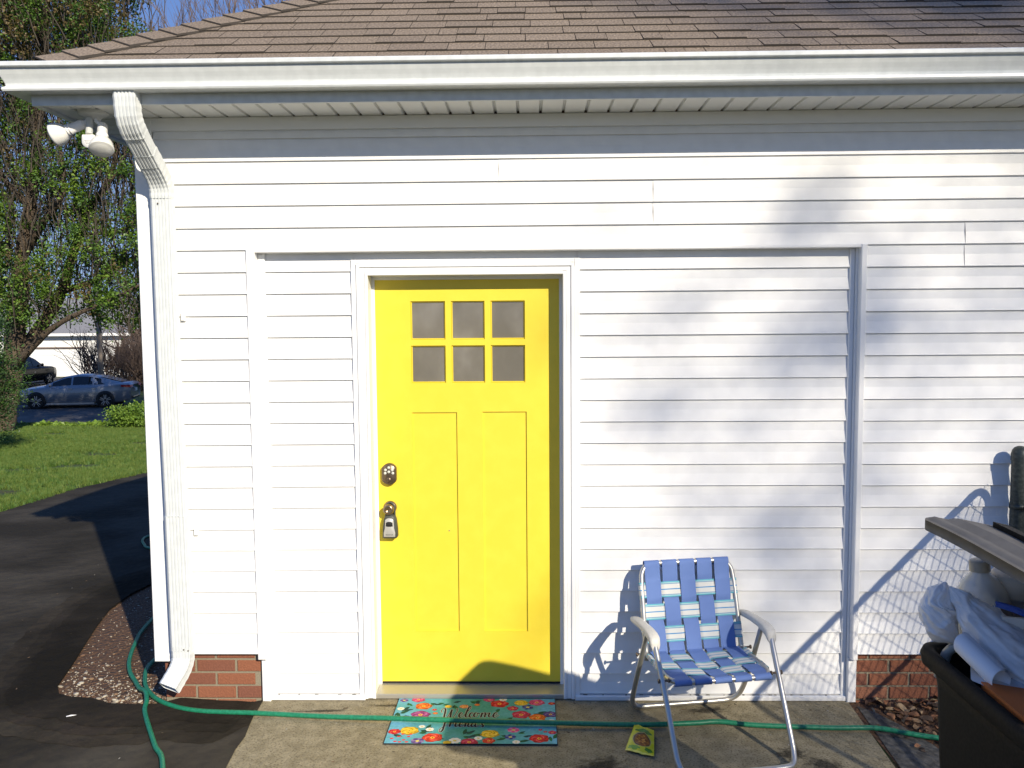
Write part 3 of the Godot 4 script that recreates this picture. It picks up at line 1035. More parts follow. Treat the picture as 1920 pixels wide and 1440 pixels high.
func roof(house: Node3D) -> void:
	var phi := atan(0.62)
	var u := Vector3(0, sin(phi), -cos(phi))
	var n := Vector3(0, cos(phi), sin(phi))
	var e0 := Vector3(0, 3.108, 0.35)
	var xl := -2.215
	var top := 4.6
	var P := func(x: float, d: float, h: float) -> Vector3: return e0 + Vector3(x, 0, 0) + u * d + n * h
	var s := stt(false)
	var a: Vector3 = P.call(xl, 0.0, -0.004)
	var b: Vector3 = P.call(XR, 0.0, -0.004)
	var c: Vector3 = P.call(XR, top, -0.004)
	var d: Vector3 = P.call(xl + top * cos(phi), top, -0.004)
	quad(s, a, b, c, d)
	quad(s, a + Vector3(0, -0.02, 0), b + Vector3(0, -0.02, 0), c + Vector3(0, -0.02, 0), d + Vector3(0, -0.02, 0))
	var bk := Vector3(xl, e0.y - 0.004, DEEP - 0.3)
	var ridge_back := Vector3(d.x, d.y, DEEP + d.x - xl - 0.3)
	quad(s, bk, a, d, ridge_back)
	quad(s, Vector3(XR, e0.y, DEEP - 0.3), bk, ridge_back, Vector3(XR, d.y, ridge_back.z))
	quad(s, c, Vector3(XR, d.y, ridge_back.z), ridge_back, d)
	obj("roof_deck", s, M.shingles[1], house)
	# shingle tabs, row by row
	var ex := 0.137
	var late := stt(false)
	var late_edge := stt(false)
	var count := 0
	for row in 15:
		var d0 := ex * row
		var x := xl + d0 * cos(phi) + 0.02
		var xe := 3.05 if row > 0 else 2.75
		var thick_before := false
		while x < XR:
			var w := rng.randf_range(0.13, 0.29)
			if rng.randf() < 0.12:
				w = 0.09
			var th := rng.randf_range(0.0045, 0.0065)
			if rng.randf() < 0.45 and not thick_before:
				th += 0.0032
				thick_before = true
			else:
				thick_before = false
			var g := 0.0016
			var xr := minf(x + w, XR) - g
			var dd := d0 + rng.randf_range(-0.002, 0.002)
			var xa := x + g
			var xb := maxf(xa, xl + (d0 + 0.16) * cos(phi) + 0.012) if xa < xl + d0 * cos(phi) + 0.16 else xa
			xb = minf(xb, xr - 0.001)
			var part := count < 296 and row < 11 and x < xe
			var st := stt(false) if part else late
			var lo0: Vector3 = P.call(xa, dd, -0.002)
			var hi: Array = [P.call(xa, dd, th + 0.003), P.call(xr, dd, th + 0.003), P.call(xr, d0 + 0.165, 0.001), P.call(xb, d0 + 0.165, 0.001)]
			var low: Array = [lo0, P.call(xr, dd, -0.002), P.call(xr, d0 + 0.165, -0.003), P.call(xb, d0 + 0.165, -0.003)]
			quad(st, hi[0], hi[1], hi[2], hi[3])
			var eg := stt(false) if part else late_edge
			for k in [0, 1, 3]:
				var k2: int = (k + 1) % 4
				quad(eg, low[k], low[k2], hi[k2], hi[k])
			if part:
				obj_two("shingle", st, M.shingles[rng.randi() % 4], eg, M.shingle_edge, house)
				count += 1
			x += w
	var f := obj_two("shingle_field", late, M.shingles[0], late_edge, M.shingle_edge, house)
	f.set_meta("kind", "stuff")
	# hip caps
	var along_h := Vector3(cos(phi), sin(phi), -cos(phi))
	var nf := Vector2(1, -cos(phi)).normalized()
	var wr := Vector3(1, 0, 0) * nf.x + u * nf.y
	var ul := Vector3(cos(phi), sin(phi), 0)
	var wl := Vector3(0, 0, -1) * nf.x + ul * nf.y
	for k in 24:
		var sa := 0.055 + 0.094 * k
		var sb := sa + 0.14
		var c0: Vector3 = Vector3(xl, e0.y, e0.z) + along_h * sa + Vector3(0, 0.026, 0)
		var c1: Vector3 = Vector3(xl, e0.y, e0.z) + along_h * sb + Vector3(0, 0.012, 0)
		var wd := 0.165
		s = stt(false)
		var s2 := stt(false)
		var th := Vector3(0, 0.007, 0)
		quad(s, c0, c0 + wr * wd, c1 + wr * wd, c1)
		quad(s, c0 + wl * wd, c0, c1, c1 + wl * wd)
		quad(s2, c0 - th, c0 + wr * wd - th, c0 + wr * wd, c0)
		quad(s2, c0 + wl * wd - th, c0 - th, c0, c0 + wl * wd)
		quad(s2, c0 + wr * wd - th * 2.4, c1 + wr * wd - th * 1.6, c1 + wr * wd, c0 + wr * wd)
		quad(s2, c1 + wl * wd - th * 2, c0 + wl * wd - th * 2, c0 + wl * wd, c1 + wl * wd)
		obj_two("hip_shingle", s, M.shingles[rng.randi() % 4], s2, M.shingle_edge, house)

func spout_profile(w: float, dp: float) -> Array:
	# x across the front (left to right), y outward; ribbed front and sides
	var out := []
	var c := 0.010
	for k in 5:
		var x0 := -w / 2 + c + (w - 2 * c) * k / 5.0
		var ww := (w - 2 * c) / 5.0
		out.append_array([Vector2(x0 + ww * 0.12, dp / 2), Vector2(x0 + ww * 0.55, dp / 2), Vector2(x0 + ww * 0.66, dp / 2 - 0.0048), Vector2(x0 + ww * 0.9, dp / 2 - 0.0048)])
	out.append_array([Vector2(w / 2 - c * 0.4, dp / 2 - 0.003), Vector2(w / 2, dp / 2 - c)])
	for k in 3:
		var y0 := dp / 2 - c - (dp - 2 * c) * k / 3.0
		var hh := (dp - 2 * c) / 3.0
		out.append_array([Vector2(w / 2, y0 - hh * 0.5), Vector2(w / 2 - 0.003, y0 - hh * 0.65), Vector2(w / 2 - 0.003, y0 - hh * 0.9)])
	out.append_array([Vector2(w / 2, -dp / 2 + c * 0.5), Vector2(w / 2 - c, -dp / 2), Vector2(-w / 2 + c, -dp / 2), Vector2(-w / 2, -dp / 2 + c), Vector2(-w / 2, dp / 2 - c)])
	return out

# frames down a path in the plane x = const-ish; profile x stays world x, profile y = outward normal
func spout_frames(path: Array, ripple := 0.0) -> Array:
	var fr := []
	for i in path.size():
		var t: Vector3 = (path[mini(i + 1, path.size() - 1)] - path[maxi(i - 1, 0)]).normalized()
		var x := Vector3(1, 0, 0)
		x = (x - t * x.dot(t)).normalized()
		var z := x.cross(t).normalized()
		if z.z < 0 and absf(z.z) > 0.2:
			z = -z
		var k := 1.0 - ripple * (i % 2)
		fr.append(Transform3D(Basis(x * k, t, z * k), path[i]))
	return fr

func downspout(house: Node3D) -> void:
	var xm := -1.735
	var w := 0.098
	var dp := 0.066
	var pf := spout_profile(w, dp)
	var root := stt(false)
	# long pipe
	sweep(root, pf, spout_frames([Vector3(xm + 0.018, 2.63, 0.060), Vector3(xm + 0.020, 1.8, 0.060), Vector3(xm + 0.030, 0.97, 0.060)]))
	var pipe := obj("downspout", root, M.white_metal, house)
	var s := stt(false)
	sweep(s, spout_profile(w * 1.045, dp * 1.06), spout_frames([Vector3(xm + 0.030, 1.0, 0.0605), Vector3(xm + 0.033, 0.64, 0.0605), Vector3(xm + 0.036, 0.315, 0.0605)]))
	obj("lower_pipe", s, M.white_metal, pipe)
	# upper elbow from the outlet
	var p := smooth_path([Vector3(xm, 2.992, 0.352), Vector3(xm, 2.94, 0.352), Vector3(xm, 2.885, 0.343), Vector3(xm + 0.002, 2.845, 0.322), Vector3(xm + 0.004, 2.812, 0.288)], 3)
	s = stt(false)
	sweep(s, spout_profile(w * 1.05, dp * 1.08), spout_frames(p, 0.035))
	obj("elbow", s, M.white_metal, pipe)
	s = stt(false)
	sweep(s, pf, spout_frames([Vector3(xm + 0.004, 2.822, 0.298), Vector3(xm + 0.012, 2.705, 0.158)]))
	obj("offset_pipe", s, M.white_metal, pipe)
	p = smooth_path([Vector3(xm + 0.009, 2.752, 0.212), Vector3(xm + 0.012, 2.705, 0.152), Vector3(xm + 0.014, 2.672, 0.112), Vector3(xm + 0.016, 2.638, 0.080), Vector3(xm + 0.018, 2.60, 0.0625), Vector3(xm + 0.018, 2.555, 0.060)], 3)
	s = stt(false)
	sweep(s, spout_profile(w * 1.05, dp * 1.08), spout_frames(p, 0.03))
	obj("elbow", s, M.white_metal, pipe)
	# kick-out at the foot
	p = smooth_path([Vector3(xm + 0.036, 0.335, 0.061), Vector3(xm + 0.036, 0.275, 0.063), Vector3(xm + 0.034, 0.245, 0.074), Vector3(xm + 0.026, 0.215, 0.092), Vector3(xm + 0.010, 0.180, 0.120), Vector3(xm - 0.004, 0.150, 0.148)], 3)
	s = stt(false)
	sweep(s, spout_profile(w * 0.98, dp * 1.10), spout_frames(p, 0.03), false)
	obj("kickout_elbow", s, M.white_metal, pipe)
	# screws and sealant dabs
	for q in [Vector3(xm + 0.055, 0.325, 0.098), Vector3(xm + 0.076, 0.318, 0.094), Vector3(xm + 0.010, 2.53, 0.095)]:
		s = stt()
		lathe(s, [Vector2(0.004, 0), Vector2(0.0035, 0.002), Vector2(0, 0.0028)], along(q, Vector3.BACK), 8)
		obj("screw", s, M.bronze, pipe)
	for q in [Vector3(-1.655, 1.985, 0.02), Vector3(-1.628, 0.905, 0.02)]:
		s = stt(false)
		cbox(s, q.x - 0.012, q.x + 0.010, q.y - 0.02, q.y + 0.018, 0.0, 0.021, 0.004)
		obj("strap_clip", s, M.white_trim, pipe)

func floodlight(house: Node3D) -> void:
	var c := Vector3(-1.995, 2.952, 0.15)
	var s := stt()
	lathe(s, [Vector2(0.066, 0), Vector2(0.066, 0.012), Vector2(0.058, 0.022), Vector2(0.040, 0.028), Vector2(0.034, 0.042), Vector2(0, 0.044)], along(c, Vector3.DOWN), 26)
	var grey := plain(0.50, 0.51, 0.49, 0.5)
	var base := obj("floodlight", s, grey, house)
	base.set_meta("label", "twin floodlight with motion sensor under the eave")
	var heads := [[Vector3(-2.028, 2.892, 0.170), Vector3(-0.92, -0.36, 0.05)], [Vector3(-1.936, 2.882, 0.175), Vector3(0.17, -0.80, 0.48)]]
	for h in heads:
		var at: Vector3 = h[0]
		var d: Vector3 = h[1].normalized()
		s = stt()
		tube(s, smooth_path([c + Vector3(signf(at.x - c.x) * 0.022, -0.035, 0.01), (c + at) / 2 + Vector3(0, -0.016, 0.010), at], 4), 0.009, 10)
		lathe(s, [Vector2(0, -0.006), Vector2(0.015, -0.004), Vector2(0.017, 0.010), Vector2(0.012, 0.014)], along(at - d * 0.004, d), 14)
		obj("swivel_arm", s, M.white_trim, base)
		s = stt()
		lathe(s, [Vector2(0, 0), Vector2(0.020, 0.0), Vector2(0.0225, 0.005), Vector2(0.0235, 0.060), Vector2(0.027, 0.062), Vector2(0.027, 0.067), Vector2(0.0235, 0.069), Vector2(0.0235, 0.073), Vector2(0.027, 0.075), Vector2(0.027, 0.080), Vector2(0.022, 0.082)], along(at, d), 22)
		obj("lamp_holder", s, M.white_trim, base)
		s = stt()
		lathe(s, [Vector2(0.020, 0.078), Vector2(0.026, 0.086), Vector2(0.038, 0.096), Vector2(0.046, 0.108), Vector2(0.0515, 0.124), Vector2(0.0545, 0.140), Vector2(0.0545, 0.146), Vector2(0.052, 0.150), Vector2(0.050, 0.150), Vector2(0.040, 0.156), Vector2(0.022, 0.160), Vector2(0, 0.161)], along(at, d), 28)
		obj("bulb", s, plain(0.74, 0.74, 0.71, 0.22), base)
	s = stt(false)
	tube(s, [Vector3(-1.995, 2.915, 0.175), Vector3(-1.992, 2.838, 0.195)], 0.016, 12)
	obj("sensor_neck", s, grey, base)
	s = stt()
	var ring := []
	for k in 24:
		var a := TAU * k / 24
		ring.append(Vector2(cos(a) * 0.030, sin(a) * 0.030 if sin(a) < 0 else minf(0.032, sin(a) * 0.09)))
	plate(s, ring, Vector3(-1.992, 2.802, 0.190), 0.022, 0.004)
	var sen := obj("motion_sensor", s, M.white_trim, base)
	for k in 3:
		s = stt(false)
		box(s, -1.992 - 0.014 + 0.003 * k, -1.992 + 0.014 - 0.002 * k, 2.805 - k * 0.006, 2.8062 - k * 0.006, 0.2117, 0.2130)
		obj("print_line", s, M.charcoal, base)

# ------------------------------------------------------------------ street, cars, neighbour
func make_backdrop() -> void:
	var o := thing("neighbour_house", "low white house with grey roof across the street behind the parked cars", "house", Vector3(-32.0, -1.85, -54.0))
	var s := stt(false)
	box(s, -12, 11, 0, 3.1, -9, 0)
	obj("wall", s, M.white, o)
	s = stt(false)
	var e := 0.5
	var rg := 5.6
	quad(s, Vector3(-12 - e, 3.0, e), Vector3(11 + e, 3.0, e), Vector3(7, rg, -4.5), Vector3(-8, rg, -4.5))
	quad(s, Vector3(11 + e, 3.0, -9 - e), Vector3(-12 - e, 3.0, -9 - e), Vector3(-8, rg, -4.5), Vector3(7, rg, -4.5))
	tri(s, Vector3(11 + e, 3.0, e), Vector3(11 + e, 3.0, -9 - e), Vector3(7, rg, -4.5))
	tri(s, Vector3(-12 - e, 3.0, -9 - e), Vector3(-12 - e, 3.0, e), Vector3(-8, rg, -4.5))
	quad(s, Vector3(-12 - e, 2.99, e), Vector3(-12 - e, 2.99, -9 - e), Vector3(11 + e, 2.99, -9 - e), Vector3(11 + e, 2.99, e))
	obj("roof", s, mottled(lin(0.16, 0.16, 0.17), lin(0.26, 0.26, 0.27), 0.95, 1.0, 0.05, 71), o)
	s = stt(false)
	box(s, -12 - e, 11 + e, 2.86, 3.04, e + 0.002, e + 0.05)
	obj("fascia", s, M.white_trim, o)
	s = stt(false)
	box(s, -4.0, 1.3, 0.02, 2.0, 0.004, 0.05)
	var gd := obj("garage_door", s, M.white_trim, o)
	s = stt(false)
	box(s, -4.1, 1.4, 2.0, 2.09, 0.004, 0.16)
	obj("head_trim", s, M.bare_twig, gd)
	for k in 3:
		s = stt(false)
		box(s, -3.95, 1.25, 0.49 + 0.5 * k, 0.505 + 0.5 * k, 0.052, 0.056)
		obj("panel_joint", s, M.galv, gd)
	for wx in [4.0, 7.5]:
		s = stt(false)
		box(s, wx - 0.6, wx + 0.6, 0.9, 2.2, 0.003, 0.06)
		var wf := obj("window", s, M.white_trim, o)
		for q in 2:
			s = stt(false)
			box(s, wx - 0.5, wx + 0.5, 0.98 + 0.6 * q, 1.52 + 0.6 * q, 0.062, 0.068)
			obj("pane", s, M.glass_dark, wf)
	# utility pole
	o = thing("utility_pole", "weathered grey wooden utility pole rising behind the blue sedan", "pole", Vector3(-21.45, -1.8, -38.0))
	s = stt()
	tube(s, [Vector3.ZERO, Vector3(0, 4.5, 0), Vector3(0, 9.5, 0)], [0.135, 0.12, 0.10], 12)
	obj("shaft", s, mottled(lin(0.20, 0.165, 0.135), lin(0.32, 0.27, 0.225), 0.9, 1.5, 0.05, 72), o)
	s = stt(false)
	box(s, -1.1, 1.1, 8.7, 8.82, 0.11, 0.21)
	obj("crossarm", s, M.bark, o)
	var blue := plain(0.20, 0.22, 0.25, 0.28, 0.2)
	blue.clearcoat_enabled = true
	blue.clearcoat = 0.8
	blue.clearcoat_roughness = 0.08
	car("sedan", "slate blue four door sedan parked on the street past the lawn", "car", Vector3(-20.1, -1.795, -33.25), deg_to_rad(190.0), blue, false)
	var black := plain(0.003, 0.003, 0.003, 0.3, 0.0)
	black.metallic_specular = 0.3
	black.clearcoat_enabled = true
	black.clearcoat = 0.25
	black.clearcoat_roughness = 0.05
	car("suv", "black suv parked nose towards the white house behind the tree trunk", "suv", Vector3(-29.85, -1.795, -45.0), deg_to_rad(88.0), black, true)

func interp(tab: Array, x: float) -> Array:
	for i in tab.size() - 1:
		if x <= tab[i][0] and x >= tab[i + 1][0]:
			var t: float = (tab[i][0] - x) / (tab[i][0] - tab[i + 1][0])
			var out := []
			for k in tab[i].size():
				out.append(lerpf(tab[i][k], tab[i + 1][k], t))
			return out
	return tab[tab.size() - 1]

func car(called: String, label: String, cat: String, at: Vector3, turn: float, paint: Material, tall: bool) -> void:
	var o := thing(called, label, cat, at, turn)
	# x, half width, underside, shoulder, centre top
	var bd := [[2.44, 0.60, 0.32, 0.58, 0.60], [2.40, 0.72, 0.24, 0.68, 0.71], [2.2, 0.83, 0.19, 0.77, 0.82], [1.75, 0.90, 0.18, 0.85, 0.92], [1.15, 0.925, 0.18, 0.92, 1.00], [0.4, 0.93, 0.18, 0.94, 1.0], [-0.6, 0.93, 0.18, 0.96, 1.0], [-1.4, 0.93, 0.18, 1.0, 1.04], [-1.9, 0.91, 0.2, 1.03, 1.08], [-2.2, 0.87, 0.26, 1.04, 1.10], [-2.36, 0.82, 0.32, 1.03, 1.09], [-2.44, 0.78, 0.42, 0.94, 0.97]]
	# x, base y, base half width, roof y, roof half width
	var cb := [[1.12, 0.95, 0.80, 0.99, 0.74], [0.75, 0.95, 0.81, 1.16, 0.68], [0.25, 0.95, 0.82, 1.365, 0.61], [-0.25, 0.96, 0.82, 1.44, 0.59], [-0.70, 0.97, 0.82, 1.42, 0.585], [-1.15, 0.98, 0.81, 1.32, 0.58], [-1.6, 1.0, 0.79, 1.19, 0.58], [-2.05, 1.03, 0.74, 1.075, 0.60]]
	var wheels := [1.42, -1.41]
	var wr := 0.335
	if tall:
		bd = [[2.38, 0.70, 0.42, 0.88, 0.92], [2.33, 0.84, 0.34, 1.0, 1.05], [1.9, 0.93, 0.3, 1.08, 1.14], [1.0, 0.95, 0.3, 1.12, 1.18], [-1.0, 0.95, 0.3, 1.15, 1.18], [-2.2, 0.94, 0.34, 1.15, 1.18], [-2.36, 0.88, 0.42, 1.13, 1.16]]
		cb = [[1.05, 1.12, 0.86, 1.17, 0.82], [0.45, 1.12, 0.87, 1.62, 0.70], [0.1, 1.12, 0.87, 1.74, 0.68], [-1.2, 1.13, 0.87, 1.77, 0.67], [-2.0, 1.13, 0.86, 1.72, 0.67], [-2.33, 1.14, 0.83, 1.20, 0.78]]
		wheels = [1.42, -1.40]
		wr = 0.375
	var s := stt()
	var rings := []
	for b in bd:
		var w: float = b[1]
		var half := [Vector2(w * 0.84, b[2]), Vector2(w * 0.97, b[2] + 0.10), Vector2(w, lerpf(b[2], b[3], 0.55)), Vector2(w * 0.985, b[3] - 0.09), Vector2(w * 0.955, b[3] - 0.02), Vector2(w * 0.88, b[3] + 0.01), Vector2(w * 0.5, lerpf(b[3], b[4], 0.8)), Vector2(0, b[4])]
		var ring := []
		for p in half:
			ring.append(Vector3(b[0], p.y, p.x))
		for k in range(half.size() - 2, -1, -1):
			ring.append(Vector3(b[0], half[k].y, -half[k].x))
		rings.append(ring)
	for i in rings.size() - 1:
		var n: int = rings[i].size()
		for k in n:
			quad(s, rings[i][k], rings[i + 1][k], rings[i + 1][(k + 1) % n], rings[i][(k + 1) % n])
	for ring in [rings[0], rings[rings.size() - 1]]:
		for k in range(1, ring.size() - 1):
			tri(s, ring[0], ring[k], ring[k + 1])
	obj("body", s, paint, o)
	s = stt()
	rings = []
	for c in cb:
		rings.append([Vector3(c[0], c[1], c[2]), Vector3(c[0], lerpf(c[1], c[3], 0.92), lerpf(c[2], c[4], 0.92)), Vector3(c[0], c[3] + 0.004, c[4] * 0.9), Vector3(c[0], c[3] + 0.02, 0), Vector3(c[0], c[3] + 0.004, -c[4] * 0.9), Vector3(c[0], lerpf(c[1], c[3], 0.92), -lerpf(c[2], c[4], 0.92)), Vector3(c[0], c[1], -c[2])])
	for i in rings.size() - 1:
		for k in 6:
			quad(s, rings[i][k], rings[i + 1][k], rings[i + 1][k + 1], rings[i][k + 1])
	obj("cabin", s, paint, o)
	# side glass
	var spans := [[0.78, 0.02], [-0.06, -0.86], [-0.93, -1.38]]
	if tall:
		spans = [[0.62, 0.0], [-0.08, -1.0], [-1.1, -2.02]]
	for side in [1.0, -1.0]:
		for sp in spans:
			s = stt(false)
			var steps := 5
			for i in steps:
				var pts := []
				for x in [lerpf(sp[0], sp[1], float(i) / steps), lerpf(sp[0], sp[1], float(i + 1) / steps)]:
					var c := interp(cb, x)
					for t in [0.12, 0.86]:
						pts.append(Vector3(x, lerpf(c[1], c[3], t), side * (lerpf(c[2], c[4], t) + 0.008)))
				quad(s, pts[0], pts[2], pts[3], pts[1])
			obj("side_window", s, M.glass_dark, o)
		# lower trim, handles, mirror
		s = stt(false)
		box(s, -0.95, 1.0, 0.17, 0.25, side * 0.93 - 0.012, side * 0.93 + 0.012)
		obj("sill_trim", s, M.rim if not tall else M.rubber, o)
		for hx in [0.02, -0.95]:
			s = stt(false)
			box(s, hx - 0.09, hx + 0.09, 0.835, 0.865, side * 0.94 - 0.012, side * 0.94 + 0.012)
			obj("door_handle", s, M.rim, o)
		s = stt()
		lathe(s, [Vector2(0, -0.06), Vector2(0.07, -0.05), Vector2(0.09, 0.02), Vector2(0.06, 0.08), Vector2(0, 0.09)], Transform3D(Basis(Vector3(0.7, 0, 0), Vector3(0, 0, side), Vector3(0, 1, 0)), Vector3(0.80 if not tall else 0.72, 1.02 if not tall else 1.24, side * 0.96)), 12)
		obj("wing_mirror", s, paint, o)
		# lights
		s = stt(false)
		var ty := 0.93 if not tall else 1.0
		hexa(s, [Vector3(-2.47, ty - 0.06, side * 0.84), Vector3(-2.10, ty - 0.02, side * 0.925), Vector3(-2.05, ty - 0.02, side * 0.86), Vector3(-2.47, ty - 0.06, side * 0.45), Vector3(-2.43, ty + 0.05, side * 0.82), Vector3(-2.10, ty + 0.045, side * 0.905), Vector3(-2.05, ty + 0.045, side * 0.85), Vector3(-2.43, ty + 0.05, side * 0.45)])
		obj("tail_light", s, M.red_lens, o)
		s = stt(false)
		hexa(s, [Vector3(2.43, 0.60, side * 0.70), Vector3(2.05, 0.68, side * 0.87), Vector3(2.0, 0.68, side * 0.80), Vector3(2.40, 0.60, side * 0.48), Vector3(2.40, 0.68, side * 0.69), Vector3(2.03, 0.75, side * 0.855), Vector3(2.0, 0.75, side * 0.80), Vector3(2.38, 0.68, side * 0.48)])
		obj("headlight", s, M.rim, o)
		for wx in wheels:
			# dark arch, tyre, rim with spokes
			s = stt()
			lathe(s, [Vector2(0, 0), Vector2(wr + 0.055, 0.0), Vector2(wr + 0.055, 0.004), Vector2(0, 0.005)], Transform3D(Basis(Vector3.RIGHT, side * PI / 2), Vector3(wx, wr + 0.02, side * 0.927)), 26)
			obj("wheel_arch", s, M.rubber, o)
			s = stt()
			lathe(s, [Vector2(wr * 0.70, -0.10), Vector2(wr * 0.95, -0.10), Vector2(wr, -0.07), Vector2(wr, 0.05), Vector2(wr * 0.96, 0.075), Vector2(wr * 0.72, 0.085), Vector2(wr * 0.70, 0.05)], Transform3D(Basis(Vector3.RIGHT, side * PI / 2), Vector3(wx, wr, side * 0.865)), 28)
			var wheel := obj("wheel", s, M.tyre, o)
			s = stt(false)
			lathe(s, [Vector2(0, 0.052), Vector2(0.06, 0.05), Vector2(0.062, 0.04), Vector2(wr * 0.70, 0.03)], Transform3D(Basis(Vector3.RIGHT, side * PI / 2), Vector3(wx, wr, side * 0.865)), 24)
			obj("rim_well", s, M.rubber, wheel)
			for k in 5:
				s = stt(false)
				var b := Basis(Vector3.BACK, TAU * k / 5.0 + 0.3)
				for tw in [-0.045, 0.045]:
					var q := []
					for yy in [0.054, 0.072]:
						for c2 in [Vector2(0.05, -0.018), Vector2(wr * 0.69, -0.018), Vector2(wr * 0.69, 0.014), Vector2(0.05, 0.014)]:
							var v: Vector3 = b * Vector3(c2.x, c2.y + tw * (c2.x / wr + 0.25), 0)
							q.append(Vector3(wx, wr, side * 0.865) + v + Vector3(0, 0, side * yy))
					hexa(s, q)
				obj("spoke", s, M.rim, wheel)
	# front and rear glass
	for g in ([[[1.05, 0.2], [0.30, 0.9]], [[-1.12, 0.93], [-2.02, 0.25]]] if not tall else [[[0.98, 0.15], [0.15, 0.93]], [[-2.06, 0.9], [-2.30, 0.2]]]):
		s = stt(false)
		var c0 := interp(cb, g[0][0])
		var c1 := interp(cb, g[1][0])
		var lift := Vector3(0, 0.028, 0)
		quad(s, Vector3(g[0][0], c0[3], c0[4] * 0.86) + lift, Vector3(g[0][0], c0[3], -c0[4] * 0.86) + lift, Vector3(g[1][0], c1[3], -c1[4] * 0.86) + lift, Vector3(g[1][0], c1[3], c1[4] * 0.86) + lift)
		obj("windscreen", s, M.glass_dark, o)
	s = stt(false)
	box(s, -2.475, -2.44, 0.66 if not tall else 0.78, 0.80 if not tall else 0.92, -0.16, 0.16)
	obj("number_plate", s, M.plastic, o)

# ------------------------------------------------------------------ things on the ground and the door
func hose_at(x: float, z: float, up := 0.0) -> Vector3:
	return Vector3(x, land(z) + 0.0222 + up, z)

func make_yard_objects() -> void:
	# green hose: from behind the cart across the pad, round the corner, back across itself
	var pts := [hose_at(2.6, 0.55), hose_at(2.2, 0.45), hose_at(1.924, 0.379), hose_at(1.805, 0.344, 0.004), hose_at(1.676, 0.299, 0.006), hose_at(1.477, 0.294, 0.004), hose_at(1.133, 0.27, 0.004), hose_at(0.963, 0.239, 0.006), hose_at(0.833, 0.25, 0.004), hose_at(0.576, 0.267, 0.004), hose_at(0.194, 0.264, 0.010), hose_at(-0.191, 0.249, 0.012), hose_at(-0.621, 0.219, 0.010), hose_at(-0.927, 0.192, 0.004), hose_at(-1.307, 0.155, 0.004), hose_at(-1.613, 0.122), hose_at(-1.81, 0.04), hose_at(-1.953, -0.096), hose_at(-2.06, -0.28), hose_at(-2.132, -0.527), hose_at(-2.10, -0.95), hose_at(-2.05, -1.7), hose_at(-2.3, -2.6), hose_at(-2.9, -3.1), hose_at(-3.43, -3.40), hose_at(-3.56, -3.56), hose_at(-3.66, -3.74), hose_at(-3.69, -3.9), hose_at(-3.62, -4.05), hose_at(-3.3, -4.1), hose_at(-2.75, -3.4), hose_at(-2.60, -2.2), hose_at(-2.467, -1.196), hose_at(-2.38, -0.85), hose_at(-2.283, -0.569), hose_at(-2.19, -0.38), hose_at(-2.10, -0.249), hose_at(-2.02, -0.13, 0.008), hose_at(-1.952, -0.05, 0.023), hose_at(-1.905, 0.04, 0.012), hose_at(-1.866, 0.146), hose_at(-1.678, 0.462), hose_at(-1.56, 0.648), hose_at(-1.3, 1.3), hose_at(-1.0, 2.3)]
	var s := stt()
	tube(s, smooth_path(pts, 7), 0.0118, 12)
	var h := obj("garden_hose", s, M.hose)
	tag(h, "green garden hose lying across the pad and doormat and looping round the corner", "hose")
	doormat()
	# crumpled snack bag
	s = stt()
	var c00 := Vector3(0.552, 0.0, 0.262)
	var c10 := Vector3(0.632, 0.0, 0.337)
	var c11 := Vector3(0.602, 0.0, 0.548)
	var c01 := Vector3(0.480, 0.0, 0.487)
	var n := 14
	var nz := FastNoiseLite.new()
	nz.seed = 5
	nz.frequency = 9.0
	var P := func(i: int, j: int, sg: float) -> Vector3:
		var u := float(i) / n
		var v := float(j) / n
		var p: Vector3 = c00.lerp(c10, u).lerp(c01.lerp(c11, u), v)
		var puff := pow(sin(PI * u), 0.6) * pow(sin(PI * v), 0.6)
		var wob := nz.get_noise_3d(p.x, p.z, 0.3) * 0.5 + nz.get_noise_3d(p.x * 3.0, p.z * 3.0, 2.0) * 0.4
		p.y = 0.018 + 0.012 * wob + (0.020 * puff * (1.0 + 0.5 * wob) if sg > 0 else -0.004 * puff) + 0.012 * (1.0 - v) * (1.0 - puff)
		p.y = maxf(p.y, 0.0095 + (0.0012 if sg > 0 else 0.0))
		return p
	for sg in [1.0, -1.0]:
		for i in n:
			for j in n:
				var uv := func(a: int, b: int) -> Vector2: return Vector2(float(a) / n, float(b) / n)
				quad_uv(s, P.call(i, j + 1, sg), P.call(i + 1, j + 1, sg), P.call(i + 1, j, sg), P.call(i, j, sg), uv.call(i, j + 1), uv.call(i + 1, j + 1), uv.call(i + 1, j), uv.call(i, j))
	var bm := StandardMaterial3D.new()
	bm.albedo_texture = snack_print()
	bm.roughness = 0.3
	bm.cull_mode = BaseMaterial3D.CULL_DISABLED
	tag(obj("snack_bag", s, bm), "crumpled lime yellow snack bag lying on the pad by the chair leg", "snack bag")
	# white stick of litter on the asphalt
	s = stt()
	tube(s, [Vector3(-2.245, 0.015, 0.178), Vector3(-2.225, 0.016, 0.168), Vector3(-2.203, 0.014, 0.160)], [0.005, 0.006, 0.004], 8)
	tag(obj("paper_scrap", s, plain(0.75, 0.74, 0.72, 0.6)), "tiny white paper scrap on the black driveway near the gravel", "litter")
	lockbox()

